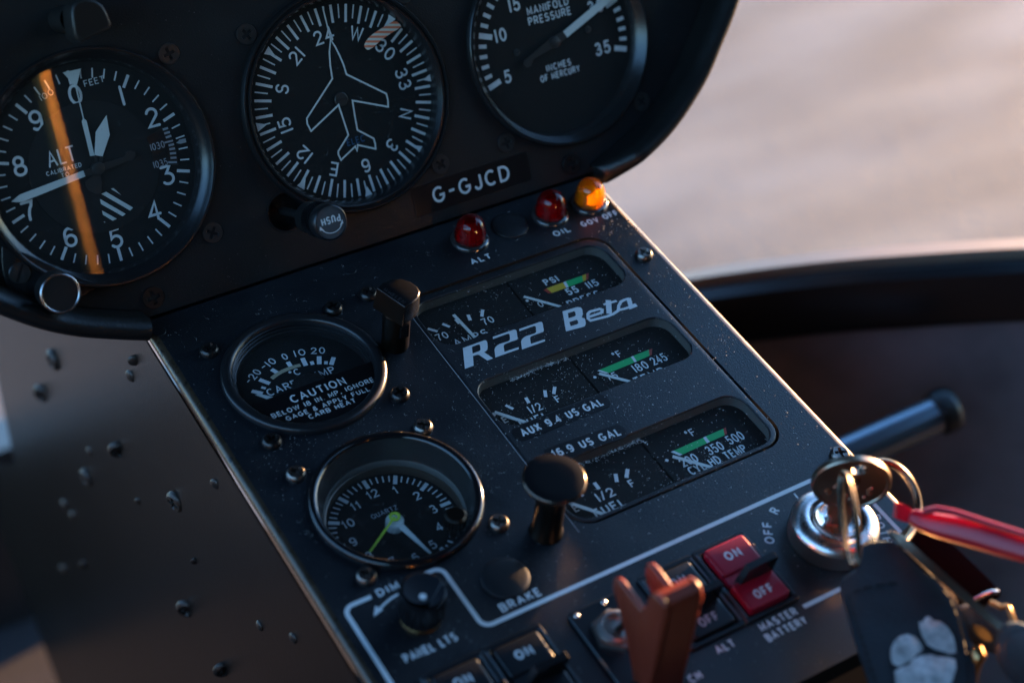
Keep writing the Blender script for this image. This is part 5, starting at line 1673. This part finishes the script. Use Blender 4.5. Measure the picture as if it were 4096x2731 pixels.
# ---- tarmac
gmat = bpy.data.materials.new('tarmac')
gmat.use_nodes = True
nt_ = gmat.node_tree
b = nt_.nodes['Principled BSDF']
tc = nt_.nodes.new('ShaderNodeTexCoord')
n1_ = nt_.nodes.new('ShaderNodeTexNoise'); n1_.inputs['Scale'].default_value = 3.5; n1_.inputs['Detail'].default_value = 4
n2_ = nt_.nodes.new('ShaderNodeTexNoise'); n2_.inputs['Scale'].default_value = 1.5; n2_.inputs['Detail'].default_value = 3
n3_ = nt_.nodes.new('ShaderNodeTexVoronoi'); n3_.inputs['Scale'].default_value = 80
mp = nt_.nodes.new('ShaderNodeMapping'); mp.inputs['Rotation'].default_value = (0, 0, R(-52)); mp.inputs['Scale'].default_value = (.42, 1.0, 1.0)
nt_.links.new(tc.outputs['Object'], mp.inputs['Vector'])
for n_ in (n1_, n2_): nt_.links.new(mp.outputs[0], n_.inputs['Vector'])
nt_.links.new(tc.outputs['Object'], n3_.inputs['Vector'])
cr = nt_.nodes.new('ShaderNodeValToRGB')
cr.color_ramp.elements[0].position = .34; cr.color_ramp.elements[0].color = (0.075, 0.082, 0.086, 1)
cr.color_ramp.elements[1].position = .66; cr.color_ramp.elements[1].color = (0.160, 0.166, 0.163, 1)
nt_.links.new(n1_.outputs['Fac'], cr.inputs[0])
cr2 = nt_.nodes.new('ShaderNodeValToRGB')
cr2.color_ramp.elements[0].position = .38; cr2.color_ramp.elements[0].color = (0.94, 1.0, 1.06, 1)
cr2.color_ramp.elements[1].position = .62; cr2.color_ramp.elements[1].color = (1.08, 1.0, 0.92, 1)
nt_.links.new(n2_.outputs['Fac'], cr2.inputs[0])
mx = nt_.nodes.new('ShaderNodeMix'); mx.data_type = 'RGBA'; mx.blend_type = 'MULTIPLY'; mx.inputs[0].default_value = 1
nt_.links.new(cr.outputs[0], mx.inputs[6]); nt_.links.new(cr2.outputs[0], mx.inputs[7])
nt_.links.new(mx.outputs[2], b.inputs['Base Color'])
b.inputs['Roughness'].default_value = .85
bp = nt_.nodes.new('ShaderNodeBump'); bp.inputs['Strength'].default_value = .6; bp.inputs['Distance'].default_value = .004
nt_.links.new(n3_.outputs['Distance'], bp.inputs['Height']); nt_.links.new(bp.outputs[0], b.inputs['Normal'])
mb = MB()
mb.sheet([(-150000, -150000), (150000, -150000), (150000, 150000), (-150000, 150000)], -950)
o = mb.build('ground', gmat, None, FW)
o['kind'] = 'structure'

# ---- dust and lint lying on the console
random.seed(11)
mb = MB()
def onwin(x, y):
    for w_ in WIN:
        if w_[0] < x < w_[2] and w_[1] < y < w_[3]:
            return -0.38
    return 0.05
clumps = [(random.uniform(-70, 104), random.uniform(-160, -8), random.uniform(4, 14)) for _ in range(34)]
for i in range(3900):
    x, y = random.uniform(-78, 105), random.triangular(-228, -2, -90)
    if i % 2:
        cx_, cy_, cs_ = random.choice(clumps)
        x, y = random.gauss(cx_, cs_), random.gauss(cy_, cs_ * .7)
        if not (-77 < x < 105 and -228 < y < -1): continue
    if math.hypot(x - CG[0], y - CG[1]) < 28.6 or math.hypot(x - CK[0], y - CK[1]) < 28.6:
        continue
    s_ = random.choice((.06, .07, .08, .09, .11, .14, .19)) * (1.3 if x > 5 else 1.0)
    a = random.uniform(0, 6.3)
    z = onwin(x, y) + random.uniform(.03, .12)
    mb.face([mb.v(x + s_ * math.cos(a + q), y + s_ * math.sin(a + q), z + (.06 if k == 1 else 0)) for k, q in enumerate((0, 2.1, 4.0))])
for i in range(170):
    x, y = random.uniform(-76, 104), random.uniform(-150, -2)
    if math.hypot(x - CG[0], y - CG[1]) < 30 or math.hypot(x - CK[0], y - CK[1]) < 30:
        continue
    z = onwin(x, y) + .12
    a = random.uniform(0, 6.3); k_ = random.uniform(-.9, .9); pts = []
    for j in range(7):
        pts.append((x, y)); x += .28 * math.cos(a); y += .28 * math.sin(a); a += k_ * random.uniform(.2, 1)
    mb.ribbon(pts, random.uniform(.04, .075), z)
o = mb.build('dust', M['dustm'], None, FL)
o['kind'] = 'stuff'
o['label'] = 'fine dust and lint scattered over the console top'
# parent bookkeeping: nothing hidden, everything stands where it is
